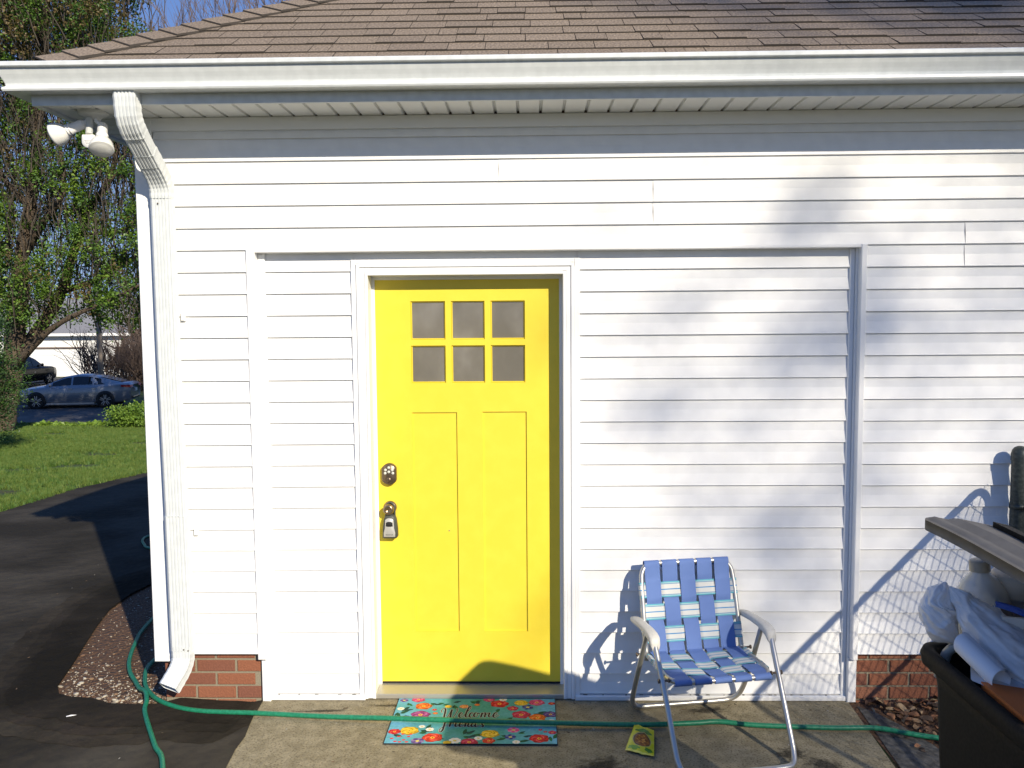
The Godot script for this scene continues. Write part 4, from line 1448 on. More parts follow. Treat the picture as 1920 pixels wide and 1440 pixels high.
func lockbox() -> void:
	var o := thing("lock_box", "grey key lock box hanging by its shackle from the doorknob", "lock box", Vector3(-0.668, 0.902, -0.150))
	var s := stt(true)
	tube(s, smooth_path([Vector3(-0.022, 0.04, 0.022), Vector3(-0.023, 0.075, 0.022), Vector3(-0.017, 0.105, 0.022), Vector3(0, 0.118, 0.022), Vector3(0.017, 0.105, 0.022), Vector3(0.023, 0.075, 0.022), Vector3(0.022, 0.04, 0.022)], 5), 0.0048, 10)
	obj("shackle", s, M.charcoal, o)
	s = stt(true)
	var ring := [Vector2(-0.038, -0.062), Vector2(-0.030, -0.066), Vector2(0.030, -0.066), Vector2(0.038, -0.060), Vector2(0.037, -0.02), Vector2(0.031, 0.03), Vector2(0.024, 0.050), Vector2(0.012, 0.056), Vector2(-0.012, 0.056), Vector2(-0.024, 0.050), Vector2(-0.031, 0.03), Vector2(-0.037, -0.02)]
	plate(s, ring, Vector3(0, 0, 0.004), 0.046, 0.006)
	obj("case", s, M.charcoal, o)
	s = stt(true)
	ring = [Vector2(-0.030, -0.056), Vector2(0.029, -0.056), Vector2(0.0295, -0.035), Vector2(0.024, -0.012), Vector2(0.021, 0.033), Vector2(0.012, 0.040), Vector2(0.0, 0.042), Vector2(-0.012, 0.040), Vector2(-0.021, 0.033), Vector2(-0.024, -0.012), Vector2(-0.030, -0.035)]
	plate(s, ring, Vector3(-0.001, 0, 0.048), 0.008, 0.002)
	obj("cover", s, M.silver, o)
	s = stt(true)
	ring = [Vector2(-0.018, -0.012), Vector2(-0.008, -0.014), Vector2(0.008, -0.014), Vector2(0.018, -0.012), Vector2(0.017, 0.007), Vector2(0.008, 0.012), Vector2(-0.008, 0.012), Vector2(-0.017, 0.007)]
	plate(s, ring, Vector3(-0.001, 0.012, 0.055), 0.002, 0.0006)
	obj("dial_window", s, M.dark, o)
	var tm := TextMesh.new()
	tm.text = "MasterLock"
	var f := SystemFont.new()
	f.font_names = PackedStringArray(["Droid Sans"])
	f.font_weight = 700
	f.font_italic = true
	tm.font = f
	tm.font_size = 16
	tm.pixel_size = 0.00042
	tm.depth = 0.0006
	var tx := put("lettering", tm, M.charcoal, o)
	tx.position = Vector3(-0.001, -0.044, 0.0563)

func disc(im: Image, cx: float, cy: float, rx: float, ry: float, c: Color, rag := 0.0) -> void:
	var ph := cx * 0.7 + cy * 1.3
	for y in range(maxi(0, int(cy - ry * 1.3)), mini(im.get_height(), int(cy + ry * 1.3) + 1)):
		for x in range(maxi(0, int(cx - rx * 1.3)), mini(im.get_width(), int(cx + rx * 1.3) + 1)):
			var d := Vector2((x - cx) / rx, (y - cy) / ry)
			var lim := 1.0 + rag * sin(d.angle() * 5.0 + ph) + rag * 0.5 * sin(d.angle() * 9.0 - ph)
			if d.length() < lim:
				im.set_pixel(x, y, c)

func stroke(im: Image, pts: Array, w0: float, w1: float, c: Color) -> void:
	for i in pts.size() - 1:
		var a: Vector2 = pts[i]
		var b: Vector2 = pts[i + 1]
		var steps := int(a.distance_to(b)) + 1
		for k in steps:
			var t := float(k) / steps
			var d := (b - a).normalized()
			var w := lerpf(w0, w1, clampf(d.y * 0.6 + 0.4, 0.0, 1.0))
			disc(im, lerpf(a.x, b.x, t), lerpf(a.y, b.y, t), w, w, c)

func curve2(pts: Array, n := 8) -> Array:
	var v := []
	for p in pts:
		v.append(Vector3(p.x, p.y, 0))
	var out := []
	for p in smooth_path(v, n):
		out.append(Vector2(p.x, p.y))
	return out

func flower(im: Image, x: float, y: float, r: float, c: Color, kind: int) -> void:
	var dk := c.darkened(0.28)
	var lt := c.lightened(0.28)
	if kind == 0:      # full rose
		disc(im, x, y, r, r * 0.86, dk, 0.07)
		disc(im, x - r * 0.04, y - r * 0.05, r * 0.88, r * 0.74, c, 0.08)
		for k in 7:
			var a := TAU * k / 7.0 + x
			stroke(im, curve2([Vector2(x + cos(a) * r * 0.75, y + sin(a) * r * 0.6), Vector2(x + cos(a + 0.5) * r * 0.62, y + sin(a + 0.5) * r * 0.5), Vector2(x + cos(a + 1.0) * r * 0.4, y + sin(a + 1.0) * r * 0.34)], 4), r * 0.05, r * 0.06, lt if k % 2 else dk)
		disc(im, x, y, r * 0.22, r * 0.2, Color(0.95, 0.75, 0.25), 0.15)
		disc(im, x, y, r * 0.1, r * 0.09, dk)
	else:              # daisy
		for k in 8:
			var a := TAU * k / 8.0 + y
			disc(im, x + cos(a) * r * 0.6, y + sin(a) * r * 0.55, r * 0.34, r * 0.3, c if k % 2 else lt)
		disc(im, x, y, r * 0.26, r * 0.24, Color(0.9, 0.78, 0.35))

func leaf(im: Image, x: float, y: float, a: float, l: float, c: Color) -> void:
	for k in 14:
		var t := k / 13.0
		var w := l * 0.17 * sin(PI * clampf(t, 0.06, 0.97))
		disc(im, x + cos(a) * l * t, y + sin(a) * l * t, maxf(w, 1.0), maxf(w, 1.0), c)

func doormat() -> void:
	var W := 806
	var H := 468
	var im := Image.create(W, H, false, Image.FORMAT_RGB8)
	var nz := FastNoiseLite.new()
	nz.seed = 21
	nz.frequency = 0.009
	for y in H:
		for x in W:
			var v := nz.get_noise_2d(x, y) * 0.5 + 0.5
			var w := nz.get_noise_2d(x * 6.0 + 900, y * 6.0) * 0.05
			var edge := clampf(absf(x - W * 0.52) / (W * 0.5), 0.0, 1.0)
			var c := Color(0.27, 0.58, 0.50).lerp(Color(0.42, 0.68, 0.78), clampf(edge * 0.9 + (v - 0.5) * 0.9, 0.0, 1.0))
			im.set_pixel(x, y, Color(c.r + w, c.g + w, c.b + w))
	var q := func(zx: float, zy: float) -> Vector2:
		var t := (zy - 105.0) / 470.0
		var l := 240.0 - 135.0 * t
		var r := 1810.0 + 30.0 * t
		return Vector2((zx - l) / (r - l) * W, pow(t, 0.93) * H if t > 0 else 0.0)
	var green := [Color(0.07, 0.30, 0.18), Color(0.12, 0.40, 0.20), Color(0.05, 0.24, 0.22)]
	var r := RandomNumberGenerator.new()
	r.seed = 17
	for L in [[330, 150, 0.9], [350, 190, 2.2], [250, 260, -0.6], [330, 240, 2.6], [290, 230, -0.3], [680, 170, -0.4], [790, 140, -0.3], [800, 170, 1.2], [700, 150, 2.7], [1000, 140, -0.5], [960, 130, 0.3], [1040, 120, 1.6], [1260, 210, 2.0], [1330, 190, 0.4], [1390, 300, 2.2], [1420, 330, 1.4], [1640, 250, -0.3], [1600, 260, 0.2], [900, 480, -1.4], [930, 480, -0.8], [960, 500, -0.3], [900, 500, 0.3], [1010, 480, 0.1], [1280, 490, 0.2], [1330, 520, 2.8], [1500, 500, -0.2], [1450, 470, -0.6], [200, 480, 0.5], [450, 470, -0.5], [470, 440, 0.2], [520, 430, -1.2], [1770, 500, 1.5], [1800, 520, -1.2], [1560, 540, 2.9], [620, 520, 0.2], [230, 250, 1.3], [1700, 350, 0.2], [560, 150, 0.4]]:
		var p: Vector2 = q.call(L[0], L[1])
		leaf(im, p.x, p.y, L[2], r.randf_range(38, 62), green[r.randi() % 3])
		leaf(im, p.x, p.y, L[2] + 0.5, r.randf_range(24, 40), green[r.randi() % 3])
	var red := Color(0.83, 0.13, 0.11)
	var org := Color(0.90, 0.42, 0.08)
	var yel := Color(0.92, 0.74, 0.12)
	var pnk := Color(0.86, 0.30, 0.46)
	var mag := Color(0.62, 0.24, 0.50)
	var nav := Color(0.16, 0.20, 0.44)
	var cri := Color(0.78, 0.16, 0.28)
	var wht := Color(0.90, 0.86, 0.78)
	var pur := Color(0.36, 0.24, 0.48)
	for F in [[490, 182, 42, org, 0], [460, 275, 48, mag, 0], [435, 115, 34, pnk, 0], [290, 122, 24, pur, 1], [1255, 155, 46, red, 0], [1475, 145, 36, yel, 0], [1630, 140, 40, pnk, 0], [1540, 190, 32, nav, 1], [1390, 203, 28, cri, 0], [1475, 270, 46, cri, 0], [1640, 300, 42, org, 0], [1770, 265, 36, pur, 0], [355, 445, 46, yel, 0], [205, 455, 30, red, 0], [590, 515, 48, red.lerp(org, 0.3), 0], [440, 550, 34, pur, 1], [1165, 475, 44, yel, 0], [1155, 545, 30, red.lerp(org, 0.3), 0], [960, 560, 40, cri, 0], [815, 545, 32, wht, 1], [1370, 505, 30, nav, 1], [1400, 432, 32, pnk, 1], [1660, 520, 46, red, 0], [1790, 457, 20, cri, 0], [740, 185, 18, yel, 0], [900, 185, 24, org.lightened(0.25), 0], [1030, 165, 14, org, 0], [600, 220, 12, red, 0], [610, 258, 13, org, 0], [260, 210, 20, wht, 1], [560, 430, 22, wht, 1], [480, 400, 18, wht, 1], [1540, 345, 18, wht, 1], [1780, 340, 24, wht, 1], [1050, 520, 22, wht, 1], [1430, 556, 20, wht, 1], [1780, 150, 18, red, 0], [1670, 430, 10, cri, 0], [1720, 450, 10, cri, 0], [310, 300, 22, nav, 1], [1150, 112, 30, pnk, 0], [1290, 112, 22, wht, 1], [740, 565, 20, yel, 0]]:
		var p: Vector2 = q.call(F[0], F[1])
		flower(im, p.x, p.y, F[2], F[3], F[4])
	for k in 9:
		var p: Vector2 = q.call([180, 250, 300, 350, 370, 260, 215, 330, 290][k], [525, 505, 540, 505, 480, 560, 555, 560, 480][k])
		disc(im, p.x, p.y, 9, 6, red.lightened(0.05))
	# brush script
	var words := []
	words.append([[676, 250], [672, 226], [690, 206], [710, 210], [708, 250], [700, 296], [712, 314], [734, 296], [760, 250], [776, 220]])
	words.append([[776, 220], [766, 270], [764, 304], [782, 310], [806, 280], [828, 240], [836, 214], [822, 206]])
	words.append([[846, 290], [872, 278], [882, 260], [870, 250], [854, 266], [850, 290], [866, 302], [892, 288]])
	words.append([[892, 288], [926, 250], [962, 206], [968, 184], [952, 188], [932, 226], [916, 276], [920, 298], [938, 294], [950, 280]])
	words.append([[990, 262], [980, 250], [962, 262], [954, 286], [968, 300], [992, 286]])
	words.append([[1036, 258], [1018, 250], [1002, 268], [1002, 290], [1020, 294], [1036, 276], [1036, 256], [1056, 262]])
	words.append([[1186, 288], [1220, 274], [1232, 256], [1218, 248], [1200, 266], [1194, 288], [1212, 300], [1250, 276]])
	words.append([[742, 352], [736, 338], [716, 344], [702, 390], [688, 436], [668, 456], [654, 442], [672, 416], [712, 396], [740, 384]])
	words.append([[766, 360], [758, 398]])
	words.append([[762, 376], [782, 358], [796, 364]])
	words.append([[822, 362], [814, 392], [828, 400], [842, 386]])
	words.append([[856, 386], [882, 374], [886, 360], [870, 358], [856, 376], [858, 396], [876, 400], [900, 384]])
	words.append([[920, 360], [912, 398]])
	words.append([[914, 380], [936, 360], [948, 362], [942, 392], [956, 400], [968, 386]])
	words.append([[1016, 366], [998, 358], [980, 374], [978, 394], [994, 400], [1014, 378], [1044, 318]])
	words.append([[1018, 374], [1014, 394], [1030, 400], [1050, 384]])
	words.append([[1104, 360], [1086, 362], [1084, 376], [1096, 388], [1088, 402], [1068, 396]])
	words.append([[1082, 254], [1070, 298]])
	words.append([[1074, 282], [1098, 256], [1114, 254], [1108, 296]])
	words.append([[1112, 282], [1138, 256], [1156, 254], [1148, 286], [1164, 296], [1188, 284]])
	for pas in 2:
		for wd in words:
			var pp := []
			for v in wd:
				var p: Vector2 = q.call(v[0], v[1])
				pp.append(p)
			if pas == 0:
				stroke(im, curve2(pp, 8), 4.2, 6.8, Color(0.74, 0.72, 0.66))
			else:
				stroke(im, curve2(pp, 8), 1.8, 4.6, Color(0.13, 0.09, 0.09))
	var m := StandardMaterial3D.new()
	m.albedo_texture = ImageTexture.create_from_image(im)
	m.roughness = 0.9
	m.texture_repeat = false
	m.cull_mode = BaseMaterial3D.CULL_DISABLED
	var o := thing("doormat", "teal floral doormat printed Welcome friends at the yellow door", "doormat", Vector3(-0.224, 0.008, 0.198), -0.004)
	var hw := 0.402
	var hd := 0.234
	var s := stt(false)
	box(s, -hw, hw, 0.0005, 0.0052, -hd, hd)
	obj("backing", s, M.rubber, o)
	s = stt(false)
	quad_uv(s, Vector3(-hw + 0.002, 0.0062, hd - 0.002), Vector3(hw - 0.002, 0.0062, hd - 0.002), Vector3(hw - 0.002, 0.0062, -hd + 0.002), Vector3(-hw + 0.002, 0.0062, -hd + 0.002), Vector2(0, 1), Vector2(1, 1), Vector2(1, 0), Vector2(0, 0))
	obj("printed_top", s, m, o)

func snack_print() -> ImageTexture:
	var im := Image.create(160, 240, false, Image.FORMAT_RGB8)
	im.fill(Color(0.72, 0.74, 0.10))
	disc(im, 80, 60, 62, 24, Color(0.20, 0.42, 0.12), 0.06)
	disc(im, 78, 58, 52, 12, Color(0.28, 0.50, 0.14), 0.1)
	disc(im, 82, 140, 60, 62, Color(0.62, 0.58, 0.40))
	disc(im, 82, 142, 54, 56, Color(0.16, 0.15, 0.08))
	disc(im, 84, 144, 48, 50, Color(0.50, 0.30, 0.10), 0.05)
	for k in 26:
		var a := k * 2.4
		disc(im, 84 + cos(a) * (6 + k * 1.4), 146 + sin(a) * (6 + k * 1.4), 7, 5, [Color(0.66, 0.44, 0.16), Color(0.42, 0.22, 0.08), Color(0.74, 0.56, 0.24)][k % 3], 0.2)
	disc(im, 44, 214, 34, 14, Color(0.30, 0.55, 0.14), 0.1)
	disc(im, 128, 212, 22, 12, Color(0.22, 0.45, 0.12), 0.1)
	im.fill_rect(Rect2i(0, 0, 160, 9), Color(0.80, 0.82, 0.22))
	im.fill_rect(Rect2i(0, 231, 160, 9), Color(0.80, 0.80, 0.34))
	return ImageTexture.create_from_image(im)

# ------------------------------------------------------------------ lawn chair
# 1 while inside the crossing, falling to 0 across the gap
func cross_over(d: float, half: float, gap: float) -> float:
	return 1.0 - smoothstep(half, half + gap, absf(d))

func strip(s: SurfaceTool, centre: Array, wide: Vector3, half: float, th: float, v_along := false) -> void:
	# ribbon along centre points; uv.x along, uv.y across
	var n := centre.size()
	for i in n - 1:
		var t0: Vector3 = (centre[mini(i + 1, n - 1)] - centre[maxi(i - 1, 0)]).normalized()
		var t1: Vector3 = (centre[mini(i + 2, n - 1)] - centre[i]).normalized()
		var n0 := wide.cross(t0).normalized() * th
		var n1 := wide.cross(t1).normalized() * th
		var a: Vector3 = centre[i]
		var b: Vector3 = centre[i + 1]
		var u0 := float(i) / (n - 1)
		var u1 := float(i + 1) / (n - 1)
		for sg in [1.0, -1.0]:
			quad_uv(s, a - wide * half + n0 * sg, b - wide * half + n1 * sg, b + wide * half + n1 * sg, a + wide * half + n0 * sg, Vector2(u0, 0), Vector2(u1, 0), Vector2(u1, 1), Vector2(u0, 1))

func make_chair() -> void:
	var o := thing("lawn_chair", "folding aluminium lawn chair with woven blue and white webbing", "lawn chair", Vector3(0.833, 0.008, -0.020), 0.172)
	var bend := func(pts: Array, n := 6) -> Array: return smooth_path(pts, n)
	var r := 0.0125
	var fh := 0.268
	var bt := Vector3(0, 0.735, 0.022)
	var bb := Vector3(0, 0.325, 0.150)
	# back frame
	var s := stt()
	var bw := 0.232
	var up := (bt - bb).normalized()
	var L := bt.distance_to(bb)
	var P := func(x: float, d: float) -> Vector3: return bb + up * d + Vector3(x, 0, 0)
	tube(s, bend.call([P.call(-bw - 0.012, -0.03), P.call(-bw - 0.010, L * 0.4), P.call(-bw - 0.006, L - 0.09), P.call(-bw + 0.004, L - 0.035), P.call(-bw + 0.035, L - 0.005), P.call(-bw + 0.08, L), P.call(0, L), P.call(bw - 0.08, L), P.call(bw - 0.035, L - 0.005), P.call(bw - 0.004, L - 0.035), P.call(bw + 0.006, L - 0.09), P.call(bw + 0.010, L * 0.4), P.call(bw + 0.012, -0.03)], 5), r, 12)
	obj("back_frame", s, M.alu, o)
	s = stt()
	tube(s, [P.call(-bw - 0.03, 0.0), P.call(bw + 0.03, 0.0)], 0.007, 10)
	obj("hinge_rod", s, M.alu, o)
	# seat frame
	var sf := Vector3(0, 0.330, 0.500)
	s = stt()
	tube(s, bend.call([Vector3(-0.245, 0.326, 0.13), Vector3(-0.243, 0.330, 0.36), Vector3(-0.238, 0.332, 0.45), Vector3(-0.215, 0.331, 0.49), Vector3(-0.17, 0.330, 0.503), Vector3(0, 0.330, 0.503), Vector3(0.17, 0.330, 0.503), Vector3(0.215, 0.331, 0.49), Vector3(0.238, 0.332, 0.45), Vector3(0.243, 0.330, 0.36), Vector3(0.245, 0.326, 0.13)], 5), r * 0.92, 12)
	obj("seat_frame", s, M.alu, o)
	# front legs: a U from arm to floor to arm
	s = stt()
	tube(s, bend.call([Vector3(-0.283, 0.485, 0.375), Vector3(-0.280, 0.44, 0.408), Vector3(-0.272, 0.25, 0.535), Vector3(-0.268, 0.095, 0.632), Vector3(-0.264, 0.050, 0.662), Vector3(-0.248, 0.020, 0.690), Vector3(-0.20, 0.0135, 0.708), Vector3(0, 0.0135, 0.712), Vector3(0.20, 0.0135, 0.708), Vector3(0.248, 0.020, 0.690), Vector3(0.264, 0.050, 0.662), Vector3(0.268, 0.095, 0.632), Vector3(0.272, 0.25, 0.535), Vector3(0.280, 0.44, 0.408), Vector3(0.283, 0.485, 0.375)], 5), r, 12)
	obj("front_leg_frame", s, M.alu, o)
	# rear legs
	s = stt()
	tube(s, bend.call([Vector3(-0.283, 0.478, 0.285), Vector3(-0.286, 0.40, 0.245), Vector3(-0.290, 0.22, 0.150), Vector3(-0.290, 0.085, 0.080), Vector3(-0.282, 0.040, 0.058), Vector3(-0.255, 0.018, 0.048), Vector3(-0.20, 0.0135, 0.046), Vector3(0, 0.0135, 0.046), Vector3(0.18, 0.0135, 0.046), Vector3(0.235, 0.020, 0.048), Vector3(0.268, 0.045, 0.060), Vector3(0.284, 0.09, 0.082), Vector3(0.290, 0.22, 0.150), Vector3(0.286, 0.40, 0.245), Vector3(0.283, 0.478, 0.285)], 5), r, 12)
	obj("rear_leg_frame", s, M.alu, o)
	for sd in [-1.0, 1.0]:
		# moulded arm rest, wider and lower at the front
		s = stt()
		var rings := []
		var cs := [[0.055, 0.470, 0.012, 0.008], [0.065, 0.474, 0.019, 0.013], [0.11, 0.482, 0.024, 0.015], [0.20, 0.492, 0.024, 0.015], [0.30, 0.497, 0.026, 0.016], [0.35, 0.494, 0.027, 0.018], [0.385, 0.484, 0.026, 0.022], [0.400, 0.468, 0.022, 0.022], [0.404, 0.452, 0.014, 0.014]]
		for c in cs:
			var ring := []
			for k in 12:
				var a := TAU * k / 12
				var x: float = signf(cos(a)) * pow(absf(cos(a)), 0.6) * c[2]
				var y: float = signf(sin(a)) * pow(absf(sin(a)), 0.6) * c[3]
				ring.append(Vector3(sd * 0.281 + x, c[1] + y, c[0]))
			rings.append(ring)
		for i in rings.size() - 1:
			for k in 12:
				quad(s, rings[i][k], rings[i][(k + 1) % 12], rings[i + 1][(k + 1) % 12], rings[i + 1][k])
		for ring in [rings[0], rings[rings.size() - 1]]:
			for k in range(1, 11):
				tri(s, ring[0], ring[k], ring[k + 1])
		obj("armrest", s, M.plastic, o)
		s = stt()
		for q in [Vector3(sd * 0.262, 0.326, 0.150), Vector3(sd * 0.262, 0.334, 0.478)]:
			lathe(s, [Vector2(0, 0), Vector2(0.010, 0), Vector2(0.010, 0.004), Vector2(0.005, 0.008), Vector2(0.005, 0.045), Vector2(0.010, 0.046), Vector2(0.010, 0.052), Vector2(0, 0.053)], along(q - Vector3(sd * 0.02, 0, 0), Vector3(sd, 0, 0)), 10)
		obj("bolt", s, M.bronze, o)
	# webbing
	var blue := mottled(lin(0.10, 0.175, 0.41), lin(0.135, 0.22, 0.49), 0.75, 14.0, 0.2, 60)
	var im := Image.create(8, 64, false, Image.FORMAT_RGB8)
	im.fill(Color(0.80, 0.80, 0.78))
	for b in [[0, 5, Color(0.36, 0.66, 0.72)], [5, 8, Color(0.66, 0.78, 0.76)], [8, 11, Color(0.34, 0.52, 0.66)], [30, 34, Color(0.20, 0.50, 0.72)], [53, 56, Color(0.34, 0.52, 0.66)], [56, 59, Color(0.66, 0.78, 0.76)], [59, 64, Color(0.36, 0.66, 0.72)]]:
		im.fill_rect(Rect2i(0, b[0], 8, b[1] - b[0]), b[2])
	var white := StandardMaterial3D.new()
	white.albedo_texture = ImageTexture.create_from_image(im)
	white.roughness = 0.7
	white.texture_repeat = false
	white.cull_mode = BaseMaterial3D.CULL_DISABLED
	var nrm := Vector3(0, 0, 1) - up * up.z
	nrm = nrm.normalized()
	var xs := [-0.176, -0.088, 0.0, 0.088, 0.176]
	var bands := [0.70, 0.455, 0.205]
	# back: vertical strips, woven
	for i in 5:
		var c := []
		for k in 41:
			var f := k / 40.0
			var off := 0.0
			for b in 3:
				var over := 1.0 if (i + b) % 2 == 0 else -1.0
				off += over * 0.0036 * cross_over((f - bands[b]) * L, 0.040, 0.026)
			c.append(P.call(xs[i] * (1.0 + 0.03 * f), L * f * 0.985) + nrm * (off + lerpf(0.0085, 0.0138, f) * (1.0 - sin(PI * f)) - 0.006 * sin(PI * f)))
		# wrap over the top and under the rod
		var top: Vector3 = P.call(xs[i] * 1.03, L)
		c.append(top + nrm * 0.0115 + up * 0.0075)
		c.append(top + nrm * 0.006 + up * 0.0125)
		c.append(top + up * 0.0142)
		c.append(top - nrm * 0.0075 + up * 0.0115)
		c.append(top - nrm * 0.013 + up * 0.004)
		c.append(top - nrm * 0.014 - up * 0.02)
		s = stt()
		strip(s, c, Vector3.RIGHT, 0.0385, 0.0007)
		obj("webbing_strip", s, blue, o)
	for b in 3:
		var c := []
		for k in 61:
			var f := k / 60.0
			var x := lerpf(-0.250, 0.250, f)
			var off := 0.0
			for i in 5:
				var over := -1.0 if (i + b) % 2 == 0 else 1.0
				off += over * 0.0036 * cross_over(x - xs[i] * (1.0 + 0.03 * bands[b]), 0.0395, 0.006)
			var sag := lerpf(0.0085, 0.0138, bands[b]) * (1.0 - sin(PI * bands[b])) - 0.006 * sin(PI * bands[b])
			var edge := 0.014 * clampf((absf(x) - 0.21) / 0.03, 0.0, 1.0)
			c.append(P.call(x, L * bands[b]) + nrm * (off + sag + edge))
		c.push_front(P.call(-0.252, L * bands[b]) - nrm * 0.012)
		c.append(P.call(0.252, L * bands[b]) - nrm * 0.012)
		s = stt()
		strip(s, c, -up, 0.0375, 0.0007)
		obj("webbing_band", s, white, o)
	# seat: strips front to back, bands across
	var sb := [0.20, 0.45, 0.69]
	for i in 5:
		var c := []
		for k in 36:
			var f := k / 35.0
			var z := lerpf(0.155, 0.503, f)
			var off := 0.0
			for b in 3:
				var over := 1.0 if (i + b) % 2 == 0 else -1.0
				off += over * 0.0036 * cross_over((f - sb[b]) * 0.348, 0.040, 0.012)
			c.append(Vector3(xs[i] * 1.07, 0.336 + 0.008 * f - 0.026 * sin(PI * f) * (1.0 - 0.5 * absf(xs[i]) / 0.18) + off, z))
		var fx: float = xs[i] * 1.07
		c.append(Vector3(fx, 0.340, 0.512))
		c.append(Vector3(fx, 0.330, 0.518))
		c.append(Vector3(fx, 0.318, 0.512))
		c.append(Vector3(fx, 0.314, 0.49))
		s = stt()
		strip(s, c, Vector3.LEFT, 0.0395, 0.0007)
		obj("webbing_strip", s, blue, o)
	for b in 3:
		var c := []
		var z := lerpf(0.155, 0.503, sb[b])
		for k in 61:
			var f := k / 60.0
			var x := lerpf(-0.252, 0.252, f)
			var off := 0.0
			for i in 5:
				var over := -1.0 if (i + b) % 2 == 0 else 1.0
				off += over * 0.0036 * cross_over(x - xs[i] * 1.07, 0.0405, 0.008)
			c.append(Vector3(x, 0.336 + 0.008 * sb[b] - 0.026 * sin(PI * sb[b]) * (1.0 - 0.5 * minf(absf(x), 0.19) / 0.193) + off + 0.012 * clampf((absf(x) - 0.22) / 0.03, 0.0, 1.0), z))
		c.push_front(Vector3(-0.256, 0.325, z))
		c.append(Vector3(0.256, 0.325, z))
		s = stt()
		strip(s, c, Vector3.BACK, 0.0375, 0.0007)
		obj("webbing_band", s, white, o)

# ------------------------------------------------------------------ trash cart and what is heaped in it
func rrect(x0: float, x1: float, z0: float, z1: float, r: float, y: float) -> Array:
	var out := []
	for c in [[x1 - r, z1 - r, 0.0], [x0 + r, z1 - r, 0.5], [x0 + r, z0 + r, 1.0], [x1 - r, z0 + r, 1.5]]:
		for k in 6:
			var a: float = (c[2] + 0.5 * k / 5.0) * PI
			out.append(Vector3(c[0] + cos(a) * r, y, c[1] + sin(a) * r))
	return out

func loft(s: SurfaceTool, rings: Array) -> void:
	for i in rings.size() - 1:
		var n: int = rings[i].size()
		for k in n:
			quad(s, rings[i][k], rings[i + 1][k], rings[i + 1][(k + 1) % n], rings[i][(k + 1) % n])

